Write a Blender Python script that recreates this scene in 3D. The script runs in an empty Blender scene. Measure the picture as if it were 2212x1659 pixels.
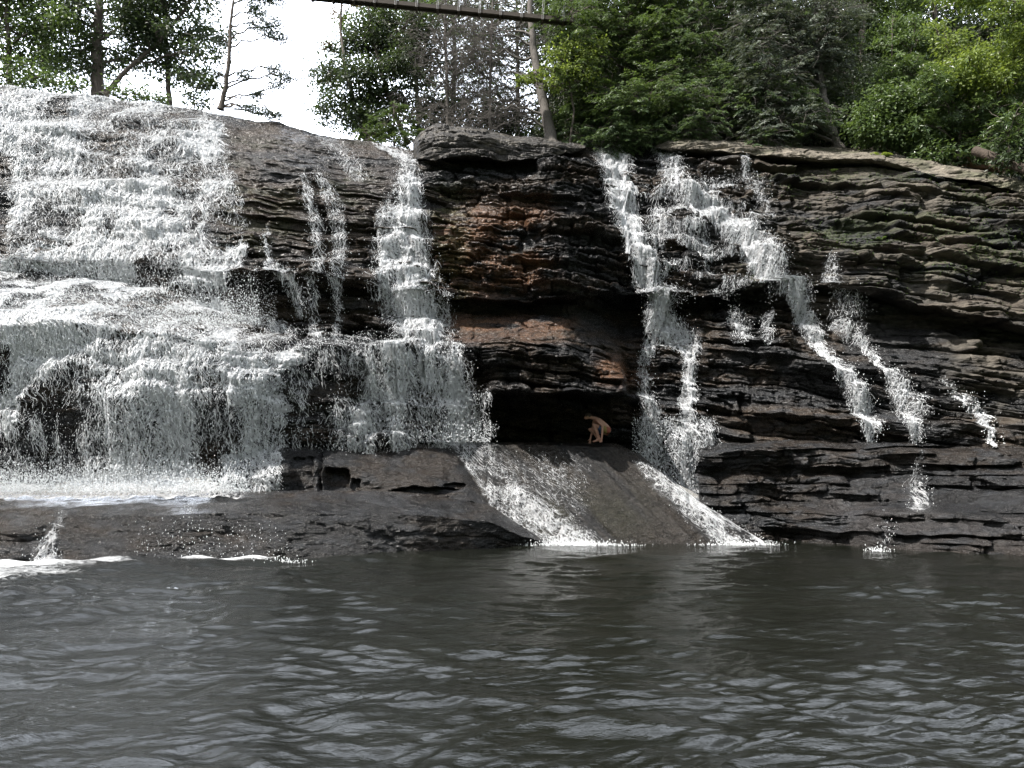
import bpy, math, random
import numpy as np
from mathutils import Vector
# ------------------------------------------------------------------ camera, sky, sun
C = bpy.context.scene
CAMZ, F, PITCH = 2.0, 1591.0, math.radians(6.65)      # photo units: 2212 x 1659
cam = bpy.data.objects.new('camera', bpy.data.cameras.new('camera'))
C.collection.objects.link(cam); C.camera = cam
cam.location = (0, 0, CAMZ); cam.rotation_euler = (math.pi/2 + PITCH, 0, 0)
cam.data.lens = 36*F/2212; cam.data.sensor_width = 36; cam.data.clip_end = 2000; cam.data.clip_start = .05
SUN_EL, SUN_AZ = math.radians(56), math.radians(-116)  # azimuth from +Y (behind the falls), towards -X
w = bpy.data.worlds.new('World'); C.world = w; w.use_nodes = True
nt = w.node_tree; sky = nt.nodes.new('ShaderNodeTexSky'); sky.sky_type = 'NISHITA'; sky.sun_disc = False
sky.sun_elevation = SUN_EL; sky.sun_rotation = SUN_AZ; sky.dust_density = 4.0; sky.air_density = 1.0; sky.ozone_density = 1.0
bg = nt.nodes['Background']; bg.inputs['Strength'].default_value = .12
vz = nt.nodes.new('ShaderNodeTexNoise'); vz.inputs['Scale'].default_value = 2.2; vz.inputs['Detail'].default_value = 4   # thin bright cloud veil
vm = nt.nodes.new('ShaderNodeMapRange'); vm.inputs[1].default_value = .3; vm.inputs[2].default_value = .62; vm.inputs[3].default_value = .45; vm.inputs[4].default_value = .9
vx = nt.nodes.new('ShaderNodeMix'); vx.data_type = 'RGBA'; cl = nt.nodes.new('ShaderNodeMix'); cl.data_type = 'RGBA'; cl.inputs[6].default_value = (6.2, 6.4, 6.7, 1); cl.inputs[7].default_value = (27, 29, 32.5, 1)   # brighter cloud beyond the falls
sx_ = nt.nodes.new('ShaderNodeSeparateXYZ'); ym = nt.nodes.new('ShaderNodeMapRange'); ym.interpolation_type = 'SMOOTHSTEP'; ym.inputs[1].default_value = .2; ym.inputs[2].default_value = .72
nt.links.new(ym.outputs[0], cl.inputs[0]); nt.links.new(cl.outputs[2], vx.inputs[7])
tcw = nt.nodes.new('ShaderNodeTexCoord'); nt.links.new(tcw.outputs['Generated'], sx_.inputs[0]); nt.links.new(sx_.outputs[1], ym.inputs[0]); nt.links.new(tcw.outputs['Generated'], vz.inputs['Vector']); nt.links.new(vz.outputs['Fac'], vm.inputs[0])
nt.links.new(vm.outputs[0], vx.inputs[0]); nt.links.new(sky.outputs[0], vx.inputs[6]); nt.links.new(vx.outputs[2], bg.inputs[0])
sl = bpy.data.lights.new('sun', 'SUN'); sl.energy = 5.0; sl.angle = math.radians(.6); sl.color = (1, .955, .90)
so = bpy.data.objects.new('sun', sl); C.collection.objects.link(so)
sd = Vector((math.cos(SUN_EL)*math.sin(SUN_AZ), math.cos(SUN_EL)*math.cos(SUN_AZ), math.sin(SUN_EL)))
so.rotation_euler = sd.to_track_quat('Z', 'Y').to_euler()
C.view_settings.view_transform = 'Standard'; C.view_settings.look = 'None'
C.view_settings.exposure = 1.25; C.view_settings.gamma = 1
C.cycles.max_bounces = 8; C.cycles.transparent_max_bounces = 16; C.cycles.diffuse_bounces = 3
C.cycles.glossy_bounces = 3; C.cycles.use_denoising = True; C.cycles.sample_clamp_indirect = 6

# ------------------------------------------------------------------ picture <-> world
cp, sp = math.cos(PITCH), math.sin(PITCH)
def W(px, py, D):
    """the point at depth D (metres along +Y) seen at photo position px, py"""
    px, py, D = np.broadcast_arrays(np.asarray(px, float), np.asarray(py, float), np.asarray(D, float))
    x = (px-1106)/F; y = (829.5-py)/F
    dy = cp - y*sp; dz = sp + y*cp; t = D/dy
    return np.stack([x*t, D, CAMZ + dz*t], -1)
def proj(P):
    X, Y, Z = P[..., 0], P[..., 1], P[..., 2]-CAMZ
    d = Y*cp + Z*sp; u = -Y*sp + Z*cp
    return 1106 + F*X/d, 829.5 - F*u/d
def D0(py, z=0.0):
    y = (829.5-py)/F
    return (z-CAMZ)*(cp-y*sp)/(sp+y*cp)

# ------------------------------------------------------------------ noise
_T = np.random.RandomState(7).rand(65536)
def _h(ix, iy, iz=0):
    return _T[(ix*73856093 ^ iy*19349663 ^ iz*83492791) & 65535]
def vn(x, y, s=0):
    x, y = np.broadcast_arrays(np.asarray(x, float), np.asarray(y, float))
    ix = np.floor(x).astype(np.int64); iy = np.floor(y).astype(np.int64)
    fx = x-ix; fy = y-iy; fx = fx*fx*(3-2*fx); fy = fy*fy*(3-2*fy)
    a = _h(ix, iy, s); b = _h(ix+1, iy, s); c = _h(ix, iy+1, s); d = _h(ix+1, iy+1, s)
    return (a+(b-a)*fx)*(1-fy)+(c+(d-c)*fx)*fy
def fbm(x, y, s=0, o=4):
    r = 0; a = .5; t = 0
    for i in range(o):
        r = r + a*vn(x*2**i+i*13.7, y*2**i+i*7.3, s+i*31); t += a; a *= .5
    return r/t
def ss(a, b, x):
    t = np.clip((x-a)/(b-a), 0, 1); return t*t*(3-2*t)
def box(px, py, x0, x1, y0, y1, s=25):
    return ss(x0-s, x0+s, px)*(1-ss(x1-s, x1+s, px))*ss(y0-s, y0+s, py)*(1-ss(y1-s, y1+s, py))

# ------------------------------------------------------------------ mesh / object helpers
COL = C.collection
def mkmesh(name, V, Q, T=None, smooth=True, attrs=None):
    me = bpy.data.meshes.new(name)
    V = np.asarray(V, np.float32).reshape(-1, 3)
    Q = np.asarray(Q, np.int32).reshape(-1, 4) if Q is not None and len(Q) else np.zeros((0, 4), np.int32)
    T = np.asarray(T, np.int32).reshape(-1, 3) if T is not None and len(T) else np.zeros((0, 3), np.int32)
    me.vertices.add(len(V)); me.vertices.foreach_set('co', V.ravel())
    L = np.concatenate([Q.ravel(), T.ravel()]); n = len(Q)+len(T)
    me.loops.add(len(L)); me.loops.foreach_set('vertex_index', L)
    st = np.concatenate([np.arange(len(Q))*4, len(Q)*4+np.arange(len(T))*3]).astype(np.int32)
    me.polygons.add(n); me.polygons.foreach_set('loop_start', st)
    me.polygons.foreach_set('use_smooth', np.full(n, smooth))
    for k, a in (attrs or {}).items():
        a = np.asarray(a, np.float32)
        if a.ndim == 1:
            at = me.attributes.new(k, 'FLOAT', 'POINT'); at.data.foreach_set('value', a)
        else:
            at = me.attributes.new(k, 'FLOAT_VECTOR', 'POINT'); at.data.foreach_set('vector', a.ravel())
    me.update(calc_edges=True); me.validate()
    return me
def link(name, me, mat=None, parent=None, label=None, cat=None, group=None, kind=None, loc=None):
    o = bpy.data.objects.new(name, me); COL.objects.link(o)
    if mat and me and not me.materials: me.materials.append(mat)
    if parent: o.parent = parent
    if loc is not None: o.location = loc
    for k, v in (('label', label), ('category', cat), ('group', group), ('kind', kind)):
        if v: o[k] = v
    return o
class MB:
    def __init__(s): s.V = []; s.Q = []; s.T = []; s.A = []; s.n = 0
    def add(s, V, Q=None, T=None, a=0.5):
        V = np.asarray(V, float).reshape(-1, 3)
        if Q is not None: s.Q.append(np.asarray(Q).reshape(-1, 4)+s.n)
        if T is not None: s.T.append(np.asarray(T).reshape(-1, 3)+s.n)
        s.V.append(V); s.A.append(np.broadcast_to(np.asarray(a, float), (len(V),))); s.n += len(V)
    def tube(s, P, R, k=5, a=.5):
        P = np.asarray(P, float); R = np.asarray(R, float); n = len(P)
        t = np.gradient(P, axis=0); t /= np.linalg.norm(t, axis=1)[:, None]+1e-9
        ref = np.array([0, 1., 0]) if abs(t[0][1]) < .8 else np.array([1., 0, 0])
        u = np.cross(t, ref); u /= np.linalg.norm(u, axis=1)[:, None]+1e-9; v = np.cross(t, u)
        an = np.arange(k)*2*math.pi/k
        V = P[:, None]+R[:, None, None]*(np.cos(an)[None, :, None]*u[:, None]+np.sin(an)[None, :, None]*v[:, None])
        i = np.arange(n-1)[:, None]*k; j = np.arange(k)[None]; j2 = (j+1) % k
        s.add(V.reshape(-1, 3), np.stack([i+j, i+j2, i+k+j2, i+k+j], -1), a=a)
    def box(s, c, sx, sy, sz, ax=None, a=.5):
        c = np.asarray(c, float)
        X, Y, Z = (np.eye(3) if ax is None else ax)
        g = np.array([(i, j, k) for i in (-.5, .5) for j in (-.5, .5) for k in (-.5, .5)])
        V = c+g[:, :1]*sx*X+g[:, 1:2]*sy*Y+g[:, 2:]*sz*Z
        s.add(V, [(0, 1, 3, 2), (4, 6, 7, 5), (0, 4, 5, 1), (2, 3, 7, 6), (0, 2, 6, 4), (1, 5, 7, 3)], a=a)
    def leaves(s, c, d, n, L, Wd, a=.5, fold=0.0):
        N = len(c)
        d = d/(np.linalg.norm(d, axis=1)[:, None]+1e-9)
        sd_ = np.cross(d, n); sd_ /= np.linalg.norm(sd_, axis=1)[:, None]+1e-9
        nn = np.cross(sd_, d)
        L = np.broadcast_to(L, (N,))[:, None]; Wd = np.broadcast_to(Wd, (N,))[:, None]
        V = np.stack([c-d*L*.5, c+sd_*Wd*.5+nn*fold*Wd-d*L*.06, c+d*L*.5-nn*L*.12, c-sd_*Wd*.5+nn*fold*Wd-d*L*.06], 1)
        q = np.arange(N*4).reshape(N, 4)
        s.add(V.reshape(-1, 3), q, a=np.repeat(np.broadcast_to(a, (N,)), 4))
    def mesh(s, name, smooth=True):
        V = np.concatenate(s.V); Q = np.concatenate(s.Q) if s.Q else None; T = np.concatenate(s.T) if s.T else None
        return mkmesh(name, V, Q, T, smooth, {'v': np.concatenate(s.A)})

# ------------------------------------------------------------------ materials
def mat(name):
    m = bpy.data.materials.new(name); m.use_nodes = True
    n = m.node_tree; b = n.nodes['Principled BSDF']; return m, n, b
def N(n, t, **k):
    x = n.nodes.new(t)
    for a, v in k.items(): setattr(x, a, v)
    return x
def attr(n, name): return N(n, 'ShaderNodeAttribute', attribute_name=name)
def math_(n, op, a, b=None, c=None):
    x = N(n, 'ShaderNodeMath', operation=op)
    for i, v in enumerate((a, b, c)):
        if v is None: continue
        if isinstance(v, (int, float)): x.inputs[i].default_value = v
        else: n.links.new(v, x.inputs[i])
    return x.outputs[0]
def mixc(n, f, a, b, bt='MIX'):
    x = N(n, 'ShaderNodeMix', data_type='RGBA', blend_type=bt)
    for i, v in ((0, f), (6, a), (7, b)):
        if isinstance(v, (int, float)): x.inputs[i].default_value = v
        elif isinstance(v, tuple): x.inputs[i].default_value = (*v, 1)
        else: n.links.new(v, x.inputs[i])
    return x.outputs[2]
def noise(n, vec, scale, detail=4, rough=.55, dist=0):
    x = N(n, 'ShaderNodeTexNoise'); x.inputs['Scale'].default_value = scale; x.inputs['Detail'].default_value = detail
    x.inputs['Roughness'].default_value = rough; x.inputs['Distortion'].default_value = dist
    if vec is not None: n.links.new(vec, x.inputs['Vector'])
    return x.outputs['Fac']
def mapping(n, vec, s):
    x = N(n, 'ShaderNodeMapping'); x.inputs['Scale'].default_value = s; n.links.new(vec, x.inputs[0]); return x.outputs[0]
def ramp(n, fac, a, b):
    x = N(n, 'ShaderNodeMapRange'); x.inputs[1].default_value = a; x.inputs[2].default_value = b
    n.links.new(fac, x.inputs[0]); return x.outputs[0]
def bump(n, b, h, dist, strength=1.0):
    x = N(n, 'ShaderNodeBump'); x.inputs['Distance'].default_value = dist; x.inputs['Strength'].default_value = strength
    n.links.new(h, x.inputs['Height']); n.links.new(x.outputs[0], b.inputs['Normal'])

def rock_material():
    m, n, b = mat('wet_sandstone')
    geo = N(n, 'ShaderNodeNewGeometry').outputs['Position']
    col = attr(n, 'col').outputs['Vector']; wet = attr(n, 'wet').outputs['Fac']
    f1 = noise(n, mapping(n, geo, (2.2, 2.2, 6)), 1.6, 6, .62, .4)
    f2 = noise(n, geo, 22, 4, .6)
    k = math_(n, 'MULTIPLY_ADD', ramp(n, f1, .3, .7), 1.3, .35)
    k2 = math_(n, 'MULTIPLY_ADD', f2, .9, .55)
    kk = math_(n, 'MULTIPLY', k, k2)
    kk = math_(n, 'MULTIPLY', kk, .80)
    cc = N(n, 'ShaderNodeVectorMath', operation='SCALE'); n.links.new(col, cc.inputs[0]); n.links.new(kk, cc.inputs['Scale'])
    n.links.new(cc.outputs[0], b.inputs['Base Color'])
    rr = math_(n, 'MULTIPLY_ADD', wet, -.60, .84)
    rr = math_(n, 'ADD', rr, math_(n, 'MULTIPLY', math_(n, 'SUBTRACT', f2, .5), .35))
    n.links.new(rr, b.inputs['Roughness'])
    b.inputs['Specular IOR Level'].default_value = .27
    h1 = noise(n, mapping(n, geo, (1, 1, 2.3)), 5, 8, .66, .2)
    h2 = noise(n, geo, 45, 3, .6)
    h = math_(n, 'MULTIPLY_ADD', h2, .12, h1)
    bump(n, b, h, .12, .9)
    return m
def fall_material(name, tint=(.96, .955, .965)):
    m, n, b = mat(name)
    fl = attr(n, 'flow').outputs['Vector']; dens = attr(n, 'dens').outputs['Fac']
    # distorted lace of strands
    wob = N(n, 'ShaderNodeTexNoise'); wob.inputs['Scale'].default_value = 3.2; wob.inputs['Detail'].default_value = 3
    n.links.new(fl, wob.inputs['Vector'])
    dv = N(n, 'ShaderNodeVectorMath', operation='MULTIPLY_ADD'); n.links.new(wob.outputs['Color'], dv.inputs[0])
    dv.inputs[1].default_value = (.34, .34, .3); n.links.new(fl, dv.inputs[2])
    def lace(s, wd):
        v = N(n, 'ShaderNodeTexVoronoi', feature='DISTANCE_TO_EDGE'); v.inputs['Scale'].default_value = 1
        n.links.new(mapping(n, dv.outputs[0], s), v.inputs['Vector'])
        return math_(n, 'SUBTRACT', 1, ramp(n, v.outputs['Distance'], 0, wd))
    l1 = lace((7.5, 3.6, 4), .22); l2 = lace((15, 8.5, 8), .28)
    la = math_(n, 'MAXIMUM', l1, math_(n, 'MULTIPLY', l2, .8))
    nz = noise(n, mapping(n, fl, (11, 6, 5)), 1, 7, .72, .3)
    nf = noise(n, mapping(n, fl, (30, 17, 9)), 1, 3, .6)
    nb = noise(n, mapping(n, fl, (1.7, .55, 1)), 1, 3, .6, .2)
    # value: threshold against density
    s = math_(n, 'MULTIPLY', la, .85)
    s = math_(n, 'MULTIPLY_ADD', nz, 1.5, s)
    s = math_(n, 'MULTIPLY_ADD', nb, 1.0, s)
    s = math_(n, 'MULTIPLY_ADD', nf, .55, s)
    s = math_(n, 'MULTIPLY_ADD', dens, .95, s)
    al = ramp(n, s, 2.72, 2.92)
    film = math_(n, 'MULTIPLY', ramp(n, s, 2.4, 2.7), .20)
    al = math_(n, 'MAXIMUM', al, film)
    al = math_(n, 'MULTIPLY', al, math_(n, 'MINIMUM', math_(n, 'MULTIPLY', dens, 9), 1))
    n.links.new(al, b.inputs['Alpha'])
    th = ramp(n, s, 2.75, 3.2)
    n.links.new(mixc(n, th, (.58, .60, .62), tint), b.inputs['Base Color'])
    b.inputs['Roughness'].default_value = .28; b.inputs['IOR'].default_value = 1.33
    h = math_(n, 'ADD', math_(n, 'MULTIPLY', la, .35), nz)
    bump(n, b, h, .2, 1.0)
    tr = N(n, 'ShaderNodeBsdfTranslucent'); tr.inputs[0].default_value = (.9, .92, .94, 1)
    mx = N(n, 'ShaderNodeMixShader'); n.links.new(math_(n, 'MULTIPLY', al, .45), mx.inputs[0])
    n.links.new(b.outputs[0], mx.inputs[1]); n.links.new(tr.outputs[0], mx.inputs[2])
    n.links.new(mx.outputs[0], n.nodes['Material Output'].inputs[0])
    return m
def plain(name, c, rough=.6, var=.5, scale=20, stretch=(1, 1, 1), b_=.01, spec=.4):
    m, n, b = mat(name)
    tc = N(n, 'ShaderNodeTexCoord').outputs['Object']
    f = noise(n, mapping(n, tc, stretch), scale, 5, .6)
    k = ramp(n, f, .3, .7)
    n.links.new(mixc(n, k, tuple(x*(1-var) for x in c), tuple(min(1, x*(1+var)) for x in c)), b.inputs['Base Color'])
    b.inputs['Roughness'].default_value = rough; b.inputs['Specular IOR Level'].default_value = spec
    bump(n, b, f, b_, .8)
    return m
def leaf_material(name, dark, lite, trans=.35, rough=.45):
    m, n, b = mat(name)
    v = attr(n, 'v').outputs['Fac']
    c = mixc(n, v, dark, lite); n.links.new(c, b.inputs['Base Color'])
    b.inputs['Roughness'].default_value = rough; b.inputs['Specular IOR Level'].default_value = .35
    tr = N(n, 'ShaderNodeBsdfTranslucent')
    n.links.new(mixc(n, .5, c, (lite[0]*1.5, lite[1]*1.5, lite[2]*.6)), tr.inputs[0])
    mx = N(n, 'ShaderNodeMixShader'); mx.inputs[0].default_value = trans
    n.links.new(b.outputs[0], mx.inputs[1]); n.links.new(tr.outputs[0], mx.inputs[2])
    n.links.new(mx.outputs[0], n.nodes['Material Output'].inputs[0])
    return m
ROCK = rock_material(); FALL = fall_material('white_water')
BARK = plain('bark', (.085, .07, .058), .85, .5, 6, (6, 6, 1), .03)
BARK_GREY = plain('bark_grey', (.10, .09, .08), .85, .45, 6, (6, 6, 1), .03)

# ------------------------------------------------------------------ rock
def strata(X, w_, bl=.5, seed=0):
    d = 0
    for i, (s, A, fx) in enumerate([(1.35, .46, .24), (.56, .36, .75), (.25, .20, 1.7), (.105, .07, 3.2)]):
        A = A*(.12+1.65*ss(.40, .62, fbm(X*.42+i*9, w_*.75, seed+60+i, 3))) if i else A
        q = w_/s + (.8+.1*i)*fbm(X*.4*fx*2, w_*.25/s, seed+i*11, 2) + .12*vn(X*2.2*fx, w_*1.1, seed+5)
        c = np.floor(q).astype(np.int64); fr = q-c
        bx = X*fx + _h(c, c*0+i, seed+3)*57
        sm = fbm(bx, c*7.7+.5, seed+i, 3)
        bj = bx*1.6 + .5*vn(X*3*fx, w_*4, seed+9)
        ib = np.floor(bj).astype(np.int64)
        blk = _h(ib, c, seed+77+i) - .35*np.exp(-(np.abs(bj-ib-.5)-.5)**2/.0012)
        prot = sm*(1-bl)*1.5 + blk*bl - .3
        prof = .45*fr - .55*np.clip((fr-.8)/.2, 0, 1)**2 - .35*np.clip((.16-fr)/.16, 0, 1)
        d = d + A*(prot + prof*.8)
    return d
def curve(pts, xs, wob=0, seed=0):
    p = np.array(pts, float)
    y = np.interp(xs, p[:, 0], p[:, 1]); D = np.interp(xs, p[:, 0], p[:, 2])
    k = 9; ker = np.hanning(k+2)[1:-1]; ker /= ker.sum()
    f = lambda a: np.convolve(np.pad(a, k//2, 'edge'), ker, 'valid')
    y = f(y); D = f(D)
    if wob:
        y = y + wob*(fbm(xs/45, xs*0+seed, seed, 4)-.5)*2
        D = D + wob*.05*(fbm(xs/70, xs*0+seed+3, seed+5, 4)-.5)*2
    return W(xs, y, D)
def loft(rows, x0, x1, dx, dyy=1.5, rowpts=None):
    """rows: list of (points, wobble). Returns grid of world points [rows, cols, 3]"""
    xs = np.arange(x0, x1, dx)
    if x0 <= -200: xs = np.concatenate([np.arange(-760, x0-2, 6.0), xs])
    if x1 >= 2400: xs = np.concatenate([xs, np.arange(x1+2, 3000, 6.0)])
    R = []
    for i, r in enumerate(rows):
        R.append(r(xs) if callable(r) else curve(r[0], xs, r[1], 3+i*7))
    out = []
    for i in range(len(R)-1):
        a, b = R[i], R[i+1]
        _, ya = proj(a); _, yb = proj(b)
        n = int(max(5, np.abs(ya-yb).max()/dyy, np.abs(np.linalg.norm(a-b, axis=1)).mean()/.12))
        if rowpts: n = max(n, rowpts)
        t = (np.arange(n)/n)[:, None, None]
        out.append(a[None]*(1-t)+b[None]*t)
    out.append(R[-1][None])
    return np.concatenate(out), xs
def grid_q(nr, nc, mask=None):
    i = np.arange(nr-1)[:, None]*nc; j = np.arange(nc-1)[None]
    q = np.stack([i+j, i+j+1, i+nc+j+1, i+nc+j], -1)
    return q[mask] if mask is not None else q.reshape(-1, 4)
def blur(a, n, ax):
    ker = np.hanning(n+2)[1:-1]; ker /= ker.sum()
    p = [(0, 0)]*a.ndim; p[ax] = (n//2, n//2)
    b = np.pad(a, p, 'edge'); r = 0
    for i, k in enumerate(ker):
        sl_ = [slice(None)]*a.ndim; sl_[ax] = slice(i, i+a.shape[ax]); r = r+k*b[tuple(sl_)]
    return r
GREY = np.array([.016, .0162, .0168]); BROWN = np.array([.042, .031, .022]); RUST = np.array([.105, .055, .030])
DRY = np.array([.15, .132, .105]); MOSS = np.array([.034, .046, .014]); SLATE = np.array([.026, .028, .031])
def mixv(a, b, t): return a*(1-t[..., None])+b*t[..., None]
def rock_object(name, P, colf, label=None, cat=None, kind=None, wet=None):
    px, py = proj(P)
    col, we = colf(px, py, P)
    o = link(name, mkmesh(name, P.reshape(-1, 3), grid_q(*P.shape[:2]), None, True,
             {'col': col.reshape(-1, 3), 'wet': we.ravel()}), ROCK, None, label, cat, None, kind)
    return o
def dip(X):   # bedding dips down to the right, more towards the right
    return np.where(X > -4, .035*(X+4)**1.55*(X < 60), 0)
def wbed(P): return P[..., 2] + dip(np.minimum(P[..., 0], 22)) + .25*P[..., 1]*0

# --- the main cliff
def dR(off):   # right hand depths, by photo x, relative to the foot of the cliff
    return [(x, d+off) for x, d in ((1350, 25.2), (1540, 24.4), (1700, 23.7), (1850, 22.9), (2050, 21.8), (2212, 21.0), (2400, 20.3))]
def mk(left, rx, off): return left+[(x, y, d+(o if (o := off) is not None else 0)) for (x, y), (_, d) in zip(rx, dR(0))]
XR = (1350, 1540, 1700, 1850, 2050, 2212, 2400)
rows = [
 (mk([(-200, 1045, 18.8), (300, 1040, 19.1), (500, 1020, 19.8), (640, 985, 21.2), (960, 985, 22.9), (1040, 985, 24.4), (1060, 985, 25.2), (1220, 985, 25.6)],
     list(zip(XR, (1000, 1085, 1040, 1040, 1040, 1040, 1040))), 0), 0),
 (mk([(-200, 860, 18.2), (300, 862, 18.6), (500, 855, 19.4), (640, 876, 20.7), (800, 872, 21.6), (960, 875, 22.5), (1040, 872, 23.4), (1060, 860, 24.6), (1220, 860, 24.6)],
     list(zip(XR, (862, 884, 902, 912, 922, 932, 945))), -.35), 3),
 (mk([(-200, 848, 18.2), (300, 850, 18.6), (500, 845, 19.4), (640, 868, 21.0), (800, 862, 21.9), (960, 862, 22.9), (1040, 860, 23.2), (1070, 850, 22.2), (1220, 852, 22.0), (1340, 850, 22.3)],
     list(zip(XR, (850, 868, 880, 890, 903, 915, 925))), .2), 3),
 (mk([(-200, 700, 18.0), (0, 704, 18.1), (300, 718, 18.8), (500, 745, 19.7), (640, 785, 20.9), (700, 765, 21.6), (850, 758, 22.2), (960, 755, 22.7), (1060, 752, 22.8), (1220, 748, 22.9)],
     list(zip(XR, (748, 750, 768, 783, 806, 836, 850))), .5), 3),
 (mk([(-200, 592, 21.3), (0, 594, 21.4), (200, 604, 21.7), (400, 640, 22.2), (540, 688, 22.8), (700, 728, 23.6), (850, 742, 24.2), (960, 668, 24.7), (1060, 668, 24.9), (1220, 670, 24.9)],
     list(zip(XR, (670, 686, 700, 702, 712, 738, 760))), 2.1), 2),
 (mk([(-200, 572, 21.5), (0, 576, 21.6), (300, 580, 21.9), (540, 610, 23.0), (700, 615, 23.9), (850, 640, 24.3), (960, 655, 25.1), (1220, 658, 25.3)],
     list(zip(XR, (658, 655, 625, 645, 696, 730, 750))), 2.3), 2),
 (mk([(-200, 560, 21.3), (0, 564, 21.3), (300, 570, 21.7), (540, 600, 22.5), (700, 606, 23.0), (850, 634, 23.6), (960, 648, 24.0), (1220, 652, 24.2)],
     list(zip(XR, (650, 645, 604, 630, 686, 722, 740))), .9), 4),
 (mk([(-200, 395, 22.8), (0, 395, 22.8), (300, 400, 23.4), (520, 400, 24.1), (600, 450, 24.6), (850, 460, 25.6), (960, 470, 26.2), (1220, 480, 26.2)],
     list(zip(XR, (480, 490, 500, 510, 545, 575, 590))), 2.1), 3),
 (mk([(-200, 385, 23.2), (0, 387, 23.2), (300, 392, 23.8), (520, 392, 24.5), (600, 430, 24.9), (850, 442, 25.9), (960, 452, 26.6), (1220, 462, 26.6)],
     list(zip(XR, (462, 470, 480, 492, 528, 560, 575))), 2.5), 3),
 (mk([(-200, 262, 24.0), (0, 270, 24.0), (300, 300, 24.6), (500, 330, 25.3), (700, 372, 26.2), (850, 385, 27.0), (960, 392, 27.8), (1220, 385, 27.8)],
     list(zip(XR, (385, 388, 395, 402, 440, 480, 500))), 4.0), 3),
 (mk([(-200, 255, 24.4), (0, 262, 24.4), (300, 292, 25.0), (500, 322, 25.7), (700, 360, 26.6), (850, 372, 27.4), (960, 378, 28.2), (1220, 372, 28.2)],
     list(zip(XR, (372, 374, 380, 385, 420, 460, 480))), 4.4), 2),
 (mk([(-200, 150, 24.9), (0, 182, 24.9), (130, 198, 25.4), (250, 208, 26.0), (460, 241, 27.1), (600, 265, 28.0), (690, 292, 28.6), (800, 303, 29.2), (893, 322, 29.6), (1000, 332, 29.8), (1220, 322, 29.9)],
     [(1350, 320), (1540, 320), (1700, 330), (1850, 342), (2050, 378), (2212, 412), (2400, 440)], 5.6), 1.5),
]
def back_row(xs):
    P = curve(rows[11][0], xs, 1.5, 3+11*7); P = P.copy(); P[:, 1] += 14; P[:, 2] -= .3; return P
G, xs = loft([r for r in rows]+[back_row], -200, 2400, 1.9, 1.4)
gpx, gpy = proj(G)
bl = .25+.5*box(gpx, gpy, 900, 1700, 330, 900, 80)
amp = .85 - .42*box(gpx, gpy, 440, 900, 200, 470, 60) - .45*box(gpx, gpy, 955, 1380, 668, 742, 16) - .35*box(gpx, gpy, 1700, 2050, 690, 780, 20)
amp = amp*(1-.55*box(gpx, gpy, -300, 540, 100, 1100, 60))
amp = amp + .5*box(gpx, gpy, -300, 560, 600, 700, 18)
amp = amp + .12*box(gpx, gpy, 900, 2300, 330, 650, 60)
st = strata(G[..., 0], wbed(G), bl, 1)
def ledges(X, w_, s, lx, A, seed):
    q = w_/s+.5*fbm(X*.25, w_*.3, seed, 2); c = np.floor(q).astype(np.int64); fr = q-c
    bx = X/lx+_h(c, c*0+5, seed)*31+.25*vn(X*1.3, w_*2, seed+1); ib = np.floor(bx).astype(np.int64); fb = bx-ib
    on = _h(ib, c, seed+2); top = .55+.4*_h(ib, c, seed+3)
    edge = ss(0, .06, fb)*(1-ss(.9, 1, fb))
    return A*on*(on > .45)*edge*ss(0, .07, fr)*(1-ss(top, 1.0, fr))
crest_y = np.interp(xs, [-200, 460, 893, 1250, 1650, 2050, 2400], [150, 241, 322, 320, 326, 378, 440])
near_top = ss(4, 46, gpy-crest_y[None])
st = st*(.35+.65*near_top)
lk = near_top-.85*box(gpx, gpy, 440, 900, 200, 400, 60)-.7*box(gpx, gpy, -300, 440, 100, 1100, 60)-.8*box(gpx, gpy, 955, 1380, 668, 742, 16)
st = st+np.clip(lk, 0, 1)*np.clip(near_top, 0, 1)*(ledges(G[..., 0], wbed(G), .8, 3.4, .55, 900)+ledges(G[..., 0], wbed(G), .42, 1.7, .34, 910)+ledges(G[..., 0], wbed(G)+.2, .2, .8, .14, 920))
big = (fbm(G[..., 0]*.35, G[..., 2]*.5, 44, 3)-.5)*1.1
Gd = G.copy()
flat = ss(0, 1.5, G[..., 1]-np.interp(xs, [-200, 2400], [26, 27])[None]-4.2)   # keep the crest top calm
Gd[..., 1] -= (st*amp+big*amp)*(1-.75*flat) - .12
Gd[..., 1] -= (fbm(G[..., 0]*6, G[..., 2]*14, 5, 3)-.5)*.10
Gd[..., 2] += (fbm(G[..., 0]*1.1, G[..., 1]*.8, 9, 3)-.5)*.22
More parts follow.
